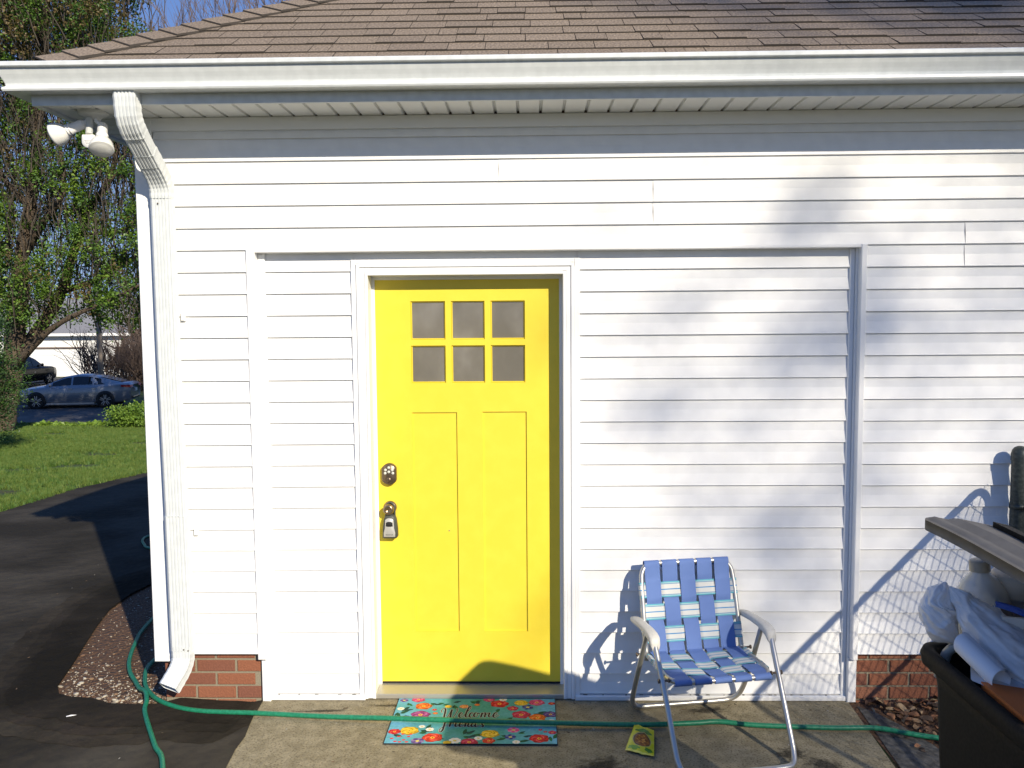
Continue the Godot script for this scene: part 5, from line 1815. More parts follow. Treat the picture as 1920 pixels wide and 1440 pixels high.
func make_cart() -> void:
	var o := thing("trash_cart", "black wheeled trash cart heaped over its rim with a propped open lid", "trash cart", Vector3(1.418, 0.0, 2.405))
	# local frame: x -0.335 .. 0.335, z -0.43 .. 0.43
	var s := stt()
	var rs := []
	rs.append(rrect(-0.255, 0.255, -0.335, 0.335, 0.06, 0.06))
	rs.append(rrect(-0.262, 0.262, -0.345, 0.345, 0.06, 0.10))
	rs.append(rrect(-0.305, 0.305, -0.395, 0.395, 0.06, 0.82))
	rs.append(rrect(-0.312, 0.312, -0.403, 0.403, 0.06, 1.012))
	rs.append(rrect(-0.318, 0.318, -0.410, 0.410, 0.06, 1.058))
	rs.append(rrect(-0.300, 0.300, -0.392, 0.392, 0.055, 1.058))
	rs.append(rrect(-0.290, 0.290, -0.380, 0.380, 0.055, 0.82))
	rs.append(rrect(-0.245, 0.245, -0.325, 0.325, 0.055, 0.12))
	loft(s, rs)
	for k in range(1, rs[0].size() - 1):
		tri(s, rs[0][0], rs[0][k + 1], rs[0][k])
		tri(s, rs[7][0], rs[7][k], rs[7][k + 1])
	obj("body", s, M.cart, o)
	s = stt()
	rs = [rrect(-0.322, 0.322, -0.414, 0.414, 0.05, 1.046), rrect(-0.336, 0.336, -0.430, 0.430, 0.048, 1.056), rrect(-0.340, 0.340, -0.434, 0.434, 0.048, 1.082), rrect(-0.334, 0.334, -0.428, 0.428, 0.046, 1.099), rrect(-0.316, 0.316, -0.408, 0.408, 0.042, 1.099), rrect(-0.303, 0.303, -0.395, 0.395, 0.04, 1.082), rrect(-0.303, 0.303, -0.395, 0.395, 0.04, 1.052)]
	loft(s, rs)
	obj("rim", s, M.cart, o)
	# lid: hinged at the far right, its left edge riding high on the heap
	s = stt()
	var nx := 14
	var nz := 18
	var T := func(i: float, j: float, under: float) -> Vector3:
		var u := i / nx
		var v := j / nz
		var x := lerpf(-0.352, 0.36, u)
		var z := lerpf(-0.415, 0.47, v)
		var cr := 0.065
		var ex := maxf(absf(x - 0.004) - (0.356 - cr), 0.0)
		var ez := maxf(absf(z - 0.0275) - (0.4425 - cr), 0.0)
		if ex > 0.0001 and ez > 0.0001:
			var k := maxf(ex, ez) / Vector2(ex, ez).length()
			x += signf(x - 0.004) * (ex * k - ex)
			z += signf(z - 0.0275) * (ez * k - ez)
		var y := 1.452 - 0.135 * u - 0.065 * u * u
		y += 0.004 * sin(v * 7.0)
		var inset := minf(minf(u, 1.0 - u) * 0.69, minf(v, 1.0 - v) * 0.88)
		if under < 0.5:
			if inset > 0.045:
				y += 0.014 * clampf((inset - 0.045) / 0.02, 0.0, 1.0)
			if v > 0.30 and v < 0.42 and u < 0.5:
				y += 0.0
			y -= 0.010 * (1.0 - clampf(inset / 0.02, 0.0, 1.0))
		else:
			y -= 0.008 + 0.028 * (1.0 - clampf(inset / 0.03, 0.0, 1.0))
		return Vector3(x, y, z)
	var us := []
	for k in 21:
		us.append(k / 20.0)
	us.append_array([0.012, 0.028, 0.044, 0.066, 0.096, 0.904, 0.934, 0.956, 0.972, 0.988])
	us.sort()
	for un in [0.0, 1.0]:
		for i in us.size() - 1:
			for j in us.size() - 1:
				var a: Vector3 = T.call(us[i] * nx, us[j + 1] * nz, un)
				var b: Vector3 = T.call(us[i + 1] * nx, us[j + 1] * nz, un)
				var c: Vector3 = T.call(us[i + 1] * nx, us[j] * nz, un)
				var d: Vector3 = T.call(us[i] * nx, us[j] * nz, un)
				if un < 0.5:
					quad(s, a, b, c, d)
				else:
					quad(s, d, c, b, a)
	for k in us.size() - 1:
		for e in [0.0, 1.0]:
			quad(s, T.call(e * nx, us[k] * nz, 0.0), T.call(e * nx, us[k + 1] * nz, 0.0), T.call(e * nx, us[k + 1] * nz, 1.0), T.call(e * nx, us[k] * nz, 1.0))
			quad(s, T.call(us[k] * nx, e * nz, 0.0), T.call(us[k + 1] * nx, e * nz, 0.0), T.call(us[k + 1] * nx, e * nz, 1.0), T.call(us[k] * nx, e * nz, 1.0))
	var lid := obj("lid", s, M.cart_lid, o)
	lid.set_meta("label", "weathered grey lid riding high on the heap")
	s = stt(false)
	for k in 2:
		var x0: float = [-0.255, -0.02][k]
		var z0: float = [-0.30, -0.30][k]
		var p: Array = []
		for q in [[x0, z0 + 0.46], [x0 + 0.035, z0 + 0.46], [x0 + 0.075, z0], [x0 + 0.04, z0]]:
			var u: float = (q[0] + 0.328) / 0.688
			p.append(Vector3(q[0], 1.452 - 0.135 * u - 0.065 * u * u + 0.012, q[1]))
		var top := []
		for v in p:
			top.append(v + Vector3(0, 0.014, 0))
		hexa(s, p + top)
	obj("lid_rib", s, M.cart, o)
	s = stt()
	tube(s, [Vector3(0.37, 1.215, -0.36), Vector3(0.37, 1.215, 0.42)], 0.016, 10)
	tube(s, [Vector3(0.33, 1.05, -0.3), Vector3(0.37, 1.215, -0.3)], 0.016, 8)
	tube(s, [Vector3(0.33, 1.05, 0.3), Vector3(0.37, 1.215, 0.3)], 0.016, 8)
	obj("hinge_handle", s, M.cart, o)
	for zz in [-0.30, 0.30]:
		s = stt()
		lathe(s, [Vector2(0, -0.03), Vector2(0.12, -0.03), Vector2(0.135, -0.015), Vector2(0.135, 0.015), Vector2(0.12, 0.03), Vector2(0, 0.03)], Transform3D(Basis(Vector3.RIGHT, PI / 2), Vector3(0.30, 0.135, zz)), 24)
		obj("wheel", s, M.rubber, o)
	s = stt(false)
	box(s, -0.300, -0.292, 1.30, 1.32, 0.05, 0.09)
	obj("lid_slot", s, M.dark, o)
	heap()

func blob(nm: String, label: String, cat: String, at: Vector3, rad: Vector3, m: Material, sd: int, fold: float, turn := 0.0, group := "") -> void:
	var nz := FastNoiseLite.new()
	nz.seed = sd
	nz.frequency = 1.0
	nz.fractal_octaves = 2
	var rid := FastNoiseLite.new()
	rid.seed = sd + 50
	rid.frequency = 1.7
	rid.fractal_type = FastNoiseLite.FRACTAL_RIDGED
	rid.fractal_octaves = 3
	var s := stt()
	var nu := 72
	var nv := 44
	var rings := []
	for j in nv + 1:
		var th := PI * j / nv
		var ring := []
		for i in nu:
			var ph := TAU * i / nu
			var d := Vector3(sin(th) * cos(ph), cos(th), sin(th) * sin(ph))
			var k := 1.0 + 0.30 * nz.get_noise_3dv(d * 1.3) + fold * (rid.get_noise_3d(d.x * 1.2, d.y * 1.2, d.z * 1.2) - 0.2)
			ring.append(at + (d * k * rad).rotated(Vector3.UP, turn))
		rings.append(ring)
	for j in nv:
		for i in nu:
			var i2 := (i + 1) % nu
			quad(s, rings[j][i], rings[j][i2], rings[j + 1][i2], rings[j + 1][i])
	tag(obj(nm, s, m), label, cat, group)

func sheet(s: SurfaceTool, f: Callable, nu: int, nv: int, th: float) -> void:
	for i in nu:
		for j in nv:
			var a: Vector3 = f.call(float(i) / nu, float(j) / nv)
			var b: Vector3 = f.call(float(i + 1) / nu, float(j) / nv)
			var c: Vector3 = f.call(float(i + 1) / nu, float(j + 1) / nv)
			var d: Vector3 = f.call(float(i) / nu, float(j + 1) / nv)
			quad(s, a, b, c, d)
			var k := Vector3(0, -th, 0)
			quad(s, d + k, c + k, b + k, a + k)

func drape(called: String, label: String, cat: String, spine: Array, widths: Array, heights: Array, m: Material, sd: int, crease: float) -> void:
	# a slack bag: a fat body along a spine, with long creases running down its length
	var nz := FastNoiseLite.new()
	nz.seed = sd
	nz.frequency = 1.0
	nz.fractal_octaves = 2
	var rid := FastNoiseLite.new()
	rid.seed = sd + 7
	rid.frequency = 1.0
	rid.fractal_type = FastNoiseLite.FRACTAL_RIDGED
	rid.fractal_octaves = 3
	var cel := FastNoiseLite.new()
	cel.seed = sd + 3
	cel.noise_type = FastNoiseLite.TYPE_CELLULAR
	cel.cellular_return_type = FastNoiseLite.RETURN_DISTANCE
	cel.frequency = 22.0
	cel.fractal_type = FastNoiseLite.FRACTAL_NONE
	var sp := smooth_path(spine, 18)
	var n := sp.size()
	var rings := []
	for i in n:
		var t := float(i) / (n - 1)
		var f := t * (widths.size() - 1)
		var k := mini(int(f), widths.size() - 2)
		var w: float = lerpf(widths[k], widths[k + 1], smoothstep(0.0, 1.0, f - k))
		var h: float = lerpf(heights[k], heights[k + 1], smoothstep(0.0, 1.0, f - k))
		var tan: Vector3 = (sp[mini(i + 1, n - 1)] - sp[maxi(i - 1, 0)]).normalized()
		var side := tan.cross(Vector3.UP).normalized()
		var up := side.cross(tan).normalized()
		var ring := []
		for j in 96:
			var a := TAU * j / 96
			var d := Vector2(cos(a), sin(a))
			var r := 1.0 + 0.16 * nz.get_noise_3d(d.x * 1.2, d.y * 1.2, t * 3.0) + crease * (rid.get_noise_3d(d.x * 1.9 + 5.0, d.y * 1.9, t * 0.9) - 0.1) + crease * 0.55 * rid.get_noise_3d(d.x * 2.6, d.y * 2.6 + 9.0, t * 5.5) 
			var q: Vector3 = sp[i] + side * d.x * w * r + up * d.y * h * r
			var warp := Vector3(nz.get_noise_3dv(q * 9.0), nz.get_noise_3dv(q * 9.0 + Vector3(7, 0, 0)), nz.get_noise_3dv(q * 9.0 + Vector3(0, 7, 0))) * 0.02
			var kk := 0.008 * cel.get_noise_3dv(q + warp) + 0.004 * cel.get_noise_3dv((q + warp) * 2.3)
			ring.append(q + (side * d.x + up * d.y).normalized() * kk * clampf(w / 0.04, 0.0, 1.0))
		rings.append(ring)
	var s := stt()
	loft(s, rings)
	for e in [0, n - 1]:
		for j in range(1, 95):
			tri(s, rings[e][0], rings[e][j], rings[e][j + 1])
	tag(obj(called, s, m), label, cat)

func heap() -> void:
	drape("trash_bag", "small knotted white trash bag bulging over the cart's left rim", "trash bag", [Vector3(1.150, 1.262, 1.985), Vector3(1.133, 1.232, 2.0), Vector3(1.122, 1.195, 2.01), Vector3(1.128, 1.155, 2.03), Vector3(1.15, 1.13, 2.06)], [0.006, 0.036, 0.050, 0.044, 0.012], [0.006, 0.040, 0.050, 0.044, 0.012], M.bag, 3, 0.07)
	drape("trash_bag", "large slack white trash bag sprawled across the middle of the heap", "trash bag", [Vector3(1.145, 1.262, 2.02), Vector3(1.165, 1.232, 2.045), Vector3(1.195, 1.185, 2.09), Vector3(1.245, 1.130, 2.16), Vector3(1.300, 1.095, 2.24), Vector3(1.35, 1.07, 2.32)], [0.004, 0.030, 0.062, 0.080, 0.085, 0.03], [0.004, 0.030, 0.050, 0.058, 0.055, 0.03], M.bag, 9, 0.07)
	drape("trash_bag", "white trash bag at the near right of the heap by the cart's hinge", "trash bag", [Vector3(1.40, 1.13, 2.20), Vector3(1.44, 1.11, 2.35), Vector3(1.50, 1.06, 2.52), Vector3(1.52, 1.02, 2.68)], [0.03, 0.13, 0.16, 0.06], [0.03, 0.09, 0.11, 0.05], M.bag, 14, 0.08)
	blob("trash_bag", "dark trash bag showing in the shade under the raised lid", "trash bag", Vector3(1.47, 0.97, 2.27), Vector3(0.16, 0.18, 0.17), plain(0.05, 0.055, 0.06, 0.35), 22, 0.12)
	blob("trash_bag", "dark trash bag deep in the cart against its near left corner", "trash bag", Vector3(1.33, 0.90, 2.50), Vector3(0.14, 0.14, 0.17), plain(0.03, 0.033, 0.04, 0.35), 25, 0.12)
	# plastic water jug
	var jug := StandardMaterial3D.new()
	jug.albedo_color = lin(0.62, 0.63, 0.60, 0.62)
	jug.transparency = BaseMaterial3D.TRANSPARENCY_ALPHA
	jug.roughness = 0.24
	jug.cull_mode = BaseMaterial3D.CULL_DISABLED
	var o := thing("water_jug", "cloudy plastic jug with tan cap standing behind the trash bags", "jug", Vector3(1.262, 1.07, 1.985))
	var s := stt()
	lathe(s, [Vector2(0, 0), Vector2(0.062, 0.0), Vector2(0.068, 0.01), Vector2(0.068, 0.11), Vector2(0.066, 0.13), Vector2(0.067, 0.145), Vector2(0.060, 0.175), Vector2(0.043, 0.203), Vector2(0.024, 0.220), Vector2(0.021, 0.236)], Transform3D(Basis(Vector3(0, 0, 1), 0.10), Vector3.ZERO), 30)
	obj("bottle", s, jug, o)
	s = stt()
	lathe(s, [Vector2(0.0255, 0.226), Vector2(0.0255, 0.250), Vector2(0.022, 0.254), Vector2(0, 0.254)], Transform3D(Basis(Vector3(0, 0, 1), 0.10), Vector3.ZERO), 20)
	obj("cap", s, plain(0.42, 0.36, 0.27, 0.5), o)
	# foam tray box
	var foam := plain(0.70, 0.68, 0.62, 0.7)
	s = stt(false)
	var b0 := Vector3(1.33, 1.13, 2.03)
	var bx := Basis(Vector3.UP, -0.25) * Basis(Vector3.RIGHT, 0.1)
	for q in [[-0.08, 0.30, 0.0, 0.006, -0.11, 0.11], [-0.08, 0.30, 0.006, 0.10, 0.102, 0.11], [-0.08, 0.30, 0.006, 0.10, -0.11, -0.102], [-0.08, -0.072, 0.006, 0.10, -0.102, 0.102], [0.292, 0.30, 0.006, 0.10, -0.102, 0.102]]:
		var p := []
		for yy in [q[2], q[3]]:
			for c in [[q[0], q[5]], [q[1], q[5]], [q[1], q[4]], [q[0], q[4]]]:
				p.append(b0 + bx * Vector3(c[0], yy, c[1]))
		hexa(s, p)
	tag(obj("foam_box", s, foam), "open off white foam box wedged under the raised lid", "box")
	# round tan lid of a tub
	s = stt()
	lathe(s, [Vector2(0, 0.012), Vector2(0.060, 0.010), Vector2(0.068, 0.006), Vector2(0.070, -0.004), Vector2(0.066, -0.05), Vector2(0, -0.05)], Transform3D(Basis(Vector3(0, 0, 1), 0.15), Vector3(1.345, 1.285, 1.985)), 26)
	tag(obj("paper_tub", s, plain(0.50, 0.43, 0.34, 0.7)), "tan paper tub beside the jug under the lid", "tub")
	# red wrapper
	s = stt()
	var f2 := func(u: float, v: float) -> Vector3: return Vector3(1.385 + 0.10 * u, 1.235 + 0.05 * sin(u * 5.0 + v * 2.0) - 0.10 * v + 0.02 * cos(v * 9.0), 2.02 + 0.10 * v + 0.02 * sin(u * 7.0))
	sheet(s, f2, 14, 12, 0.001)
	tag(obj("red_wrapper", s, plain(0.30, 0.02, 0.025, 0.35)), "crumpled dark red wrapper at the heap's edge below the lid", "wrapper")
	# blue bag strip
	s = stt()
	var f3 := func(u: float, v: float) -> Vector3: return Vector3(1.20 + 0.24 * u, 1.245 - 0.13 * u + 0.018 * sin(u * 6.0) + 0.022 * v, 2.115 + 0.15 * u + 0.04 * v + 0.012 * sin(v * 6.0 + u * 9.0))
	sheet(s, f3, 26, 6, 0.0008)
	tag(obj("blue_bag", s, plain(0.035, 0.095, 0.40, 0.35)), "strip of bright blue plastic bag laid over the white trash bag", "bag")
	# paper roll
	s = stt()
	var f4 := func(u: float, v: float) -> Vector3:
		var a := u * TAU * 1.25
		var r := 0.030 + 0.006 * u
		return Vector3(1.120, 1.158, 2.14) + Basis(Vector3.UP, 0.28) * Vector3(cos(a) * r * 0.8, sin(a) * r * 0.8 - 0.045 * v, v * 0.12)
	sheet(s, f4, 34, 3, 0.0006)
	tag(obj("paper_roll", s, plain(0.75, 0.76, 0.78, 0.6)), "curled white paper roll sticking out over the cart's left side", "paper roll")
	# pale sheet lying over the heap with its corner past the rim
	s = stt()
	var f5 := func(u: float, v: float) -> Vector3:
		var x := 1.40 - (0.30 - 0.13 * absf(v - 0.32)) * u
		var z := 2.17 + 0.26 * v - 0.03 * u
		var y := 1.118 - 0.030 * u - 0.05 * u * u + 0.012 * sin(u * 6.0 + v * 4.0) + 0.010 * sin(v * 9.0) - 0.02 * v
		return Vector3(x, maxf(y, 1.101 - 0.9 * maxf(0.0, 1.09 - x)), z)
	sheet(s, f5, 30, 24, 0.0008)
	tag(obj("plastic_sheet", s, plain(0.50, 0.54, 0.60, 0.4)), "pale plastic sheet spilling towards the cart's left rim below the paper roll", "plastic sheet")
	s = stt()
	var f7 := func(u: float, v: float) -> Vector3:
		var x := 1.17 + 0.26 * u - 0.03 * v
		var z := 2.40 + 0.30 * v - 0.03 * u
		return Vector3(x, 1.085 + 0.03 * u - 0.06 * v * (1.0 - u) + 0.008 * sin(u * 8.0 + v * 3.0), z)
	sheet(s, f7, 20, 20, 0.0008)
	tag(obj("paper_sheet", s, plain(0.60, 0.64, 0.70, 0.5)), "stiff white paper sheet standing in the cart beside the orange carton", "paper")
	# orange carton
	s = stt(false)
	var p6 := []
	for yy in [0.90, 1.105]:
		for c in [[1.105, 2.60], [1.20, 2.62], [1.24, 2.30], [1.115, 2.24]]:
			p6.append(Vector3(c[0] + (0.012 if yy < 1.0 else 0.0), yy, c[1]))
	hexa(s, p6)
	tag(obj("orange_carton", s, plain(0.50, 0.13, 0.025, 0.6)), "orange carton wedged inside the cart's left rim", "carton")
	# black tube of a broken toy or tool
	s = stt()
	tube(s, smooth_path([Vector3(1.125, 1.02, 2.02), Vector3(1.135, 1.09, 2.035), Vector3(1.15, 1.12, 2.06)], 4), [0.014, 0.014, 0.014, 0.014, 0.013, 0.012, 0.012, 0.011, 0.010], 10)
	tag(obj("bottle_neck", s, plain(0.34, 0.33, 0.30, 0.3)), "neck of a clear bottle poking up at the cart's far left corner", "bottle")

# ------------------------------------------------------------------ chain link gate and post
func make_gate() -> void:
	var o := thing("fence_post", "dark green steel fence post with domed cap against the siding", "fence post", Vector3(2.428, 0.0, 0.085))
	var s := stt()
	lathe(s, [Vector2(0.037, 0.0), Vector2(0.037, 1.27)], Transform3D.IDENTITY, 24)
	obj("tube", s, M.post, o)
	s = stt()
	lathe(s, [Vector2(0.041, 1.262), Vector2(0.041, 1.290), Vector2(0.0395, 1.298), Vector2(0.036, 1.312), Vector2(0.026, 1.326), Vector2(0.012, 1.333), Vector2(0, 1.334)], Transform3D.IDENTITY, 24)
	obj("cap", s, M.post, o)
	for y in [1.04, 0.28]:
		s = stt()
		lathe(s, [Vector2(0.0375, y - 0.012), Vector2(0.0405, y - 0.012), Vector2(0.0405, y + 0.012), Vector2(0.0375, y + 0.012)], Transform3D.IDENTITY, 20)
		tube(s, [Vector3(0.03, y, 0.03), Vector3(0.0, y, 0.075), Vector3(0.0, y, 0.10)], 0.011, 8)
		obj("hinge", s, M.post, o)
	# gate swung square to the wall
	var g := thing("chain_link_gate", "chain link gate with rounded tubular frame swung out from the post", "gate", Vector3(2.43, 0.0, 0.0))
	var z0 := 0.185
	var z1 := 2.15
	var y0 := 0.12
	var y1 := 1.255
	s = stt()
	var c := [Vector3(0, 0.65, z0), Vector3(0, y1 - 0.14, z0)]
	for k in range(1, 6):
		var a := PI - PI / 2 * k / 6.0
		c.append(Vector3(0, y1 - 0.13 + 0.13 * sin(a), z0 + 0.13 + 0.13 * cos(a)))
	c.append(Vector3(0, y1, z0 + 0.14))
	c.append(Vector3(0, y1, z1 - 0.14))
	for k in range(1, 6):
		var a := PI / 2 - PI / 2 * k / 6.0
		c.append(Vector3(0, y1 - 0.13 + 0.13 * sin(a), z1 - 0.13 + 0.13 * cos(a)))
	c.append(Vector3(0, y1 - 0.14, z1))
	c.append(Vector3(0, y0 + 0.14, z1))
	for k in range(1, 6):
		var a := -PI / 2 * k / 6.0
		c.append(Vector3(0, y0 + 0.13 + 0.13 * sin(a), z1 - 0.13 + 0.13 * cos(a)))
	c.append(Vector3(0, y0, z1 - 0.14))
	c.append(Vector3(0, y0, z0 + 0.14))
	for k in range(1, 6):
		var a := -PI / 2 - PI / 2 * k / 6.0
		c.append(Vector3(0, y0 + 0.13 + 0.13 * sin(a), z0 + 0.13 + 0.13 * cos(a)))
	c.append(Vector3(0, y0 + 0.14, z0))
	c.append(Vector3(0, 0.65, z0))
	tube(s, c, 0.0175, 10)
	obj("frame", s, M.galv, g)
	s = stt()
	tube(s, [Vector3(0, 0.68, z0), Vector3(0, 0.68, z1)], 0.013, 8)
	obj("middle_rail", s, M.galv, g)
	s = stt(false)
	var step := 0.095
	for dirn in [1.0, -1.0]:
		var k := -20
		while k < 45:
			# line y = y0 + dirn*(z - zs)
			var zs := z0 + k * step
			var pts := []
			for e in [y0 + 0.01, y1 - 0.01]:
				pts.append(Vector3(0.002 * dirn, e, zs + dirn * (e - y0)))
			var a: Vector3 = pts[0]
			var b: Vector3 = pts[1]
			var lo := z0 + 0.01
			var hi := z1 - 0.01
			if maxf(a.z, b.z) > lo and minf(a.z, b.z) < hi:
				var d := b - a
				var t0 := 0.0
				var t1 := 1.0
				if absf(d.z) > 0.0001:
					var ta := (lo - a.z) / d.z
					var tb := (hi - a.z) / d.z
					t0 = maxf(t0, minf(ta, tb))
					t1 = minf(t1, maxf(ta, tb))
				if t1 > t0:
					tube(s, [a + d * t0, a + d * t1], 0.0021, 4, false)
			k += 1
	var w := obj("wire_mesh", s, M.galv, g)
	w.set_meta("kind", "stuff")

# ------------------------------------------------------------------ trees and shrubs
func leaf_clump(sd: int, n: int, rad: float, size: float) -> ArrayMesh:
	var r := RandomNumberGenerator.new()
	r.seed = sd
	var s := stt(false)
	for i in n:
		var p := Vector3(r.randfn(), r.randfn(), r.randfn()) * rad * 0.5
		var b := Basis.from_euler(Vector3(r.randf_range(-0.9, 0.9), r.randf() * TAU, r.randf_range(-0.9, 0.9)))
		var l := size * r.randf_range(0.7, 1.3)
		var w := l * 0.32
		var a := p + b * Vector3(0, 0, -l * 0.5)
		var c := p + b * Vector3(0, -l * 0.05, l * 0.5)
		var d := p + b * Vector3(w, l * 0.1, -l * 0.05)
		var e := p + b * Vector3(-w, l * 0.1, -l * 0.05)
		tri(s, a, d, c)
		tri(s, a, c, e)
	s.generate_normals()
	return s.commit()

func twig_mesh(sd: int) -> ArrayMesh:
	var r := RandomNumberGenerator.new()
	r.seed = sd
	var s := stt()
	var pts := []
	var p := Vector3.ZERO
	for k in 6:
		pts.append(p)
		p += Vector3(r.randf_range(-0.06, 0.06), 0.2, r.randf_range(-0.06, 0.06))
	tube(s, pts, [0.012, 0.011, 0.010, 0.008, 0.006, 0.003], 4, false)
	for k in 4:
		var q: Vector3 = pts[1 + k]
		var d := Vector3(r.randf_range(-1, 1), r.randf_range(0.6, 1.4), r.randf_range(-1, 1)).normalized()
		tube(s, [q, q + d * 0.16, q + d * 0.3 + Vector3(0, 0.06, 0)], [0.006, 0.005, 0.002], 3, false)
	s.generate_normals()
	return s.commit()

func limb(s: SurfaceTool, pts: Array, r0: float, r1: float, sides := 9) -> void:
	var c := smooth_path(pts, 4)
	var rr := []
	for i in c.size():
		var t := float(i) / (c.size() - 1)
		rr.append(lerpf(r0, r1, t) * (1.0 + 0.08 * sin(i * 2.3)))
	tube(s, c, rr, sides)

func grow(s: SurfaceTool, p: Vector3, d: Vector3, l: float, r: float, depth: int, g: RandomNumberGenerator, tips: Array, spread := 0.55) -> void:
	var pts := [p]
	var q := p
	var dd := d
	for k in 3:
		dd = (dd + Vector3(g.randf_range(-0.18, 0.18), g.randf_range(-0.05, 0.16), g.randf_range(-0.18, 0.18))).normalized()
		q += dd * l / 3.0
		pts.append(q)
	tube(s, pts, [r, r * 0.9, r * 0.8, r * 0.68], 7 if depth > 3 else (5 if depth > 1 else 3), false)
	if depth <= 2:
		tips.append(q)
	if depth == 0:
		return
	var n := 3 if depth > 1 else 4
	for k in n:
		var a := TAU * (k + g.randf() * 0.7) / n
		var side := dd.cross(Vector3(cos(a), 0.3, sin(a))).normalized()
		var nd := (dd + side * g.randf_range(spread * 0.6, spread * 1.5)).normalized()
		var from: Vector3 = pts[3] if k < 2 else pts[2]
		grow(s, from, nd, l * g.randf_range(0.62, 0.86), r * (0.64 if k < 2 else 0.5), depth - 1, g, tips, spread)

func make_trees() -> void:
	big_tree()
	bare_tree()
	shade_tree()
	shrubs()

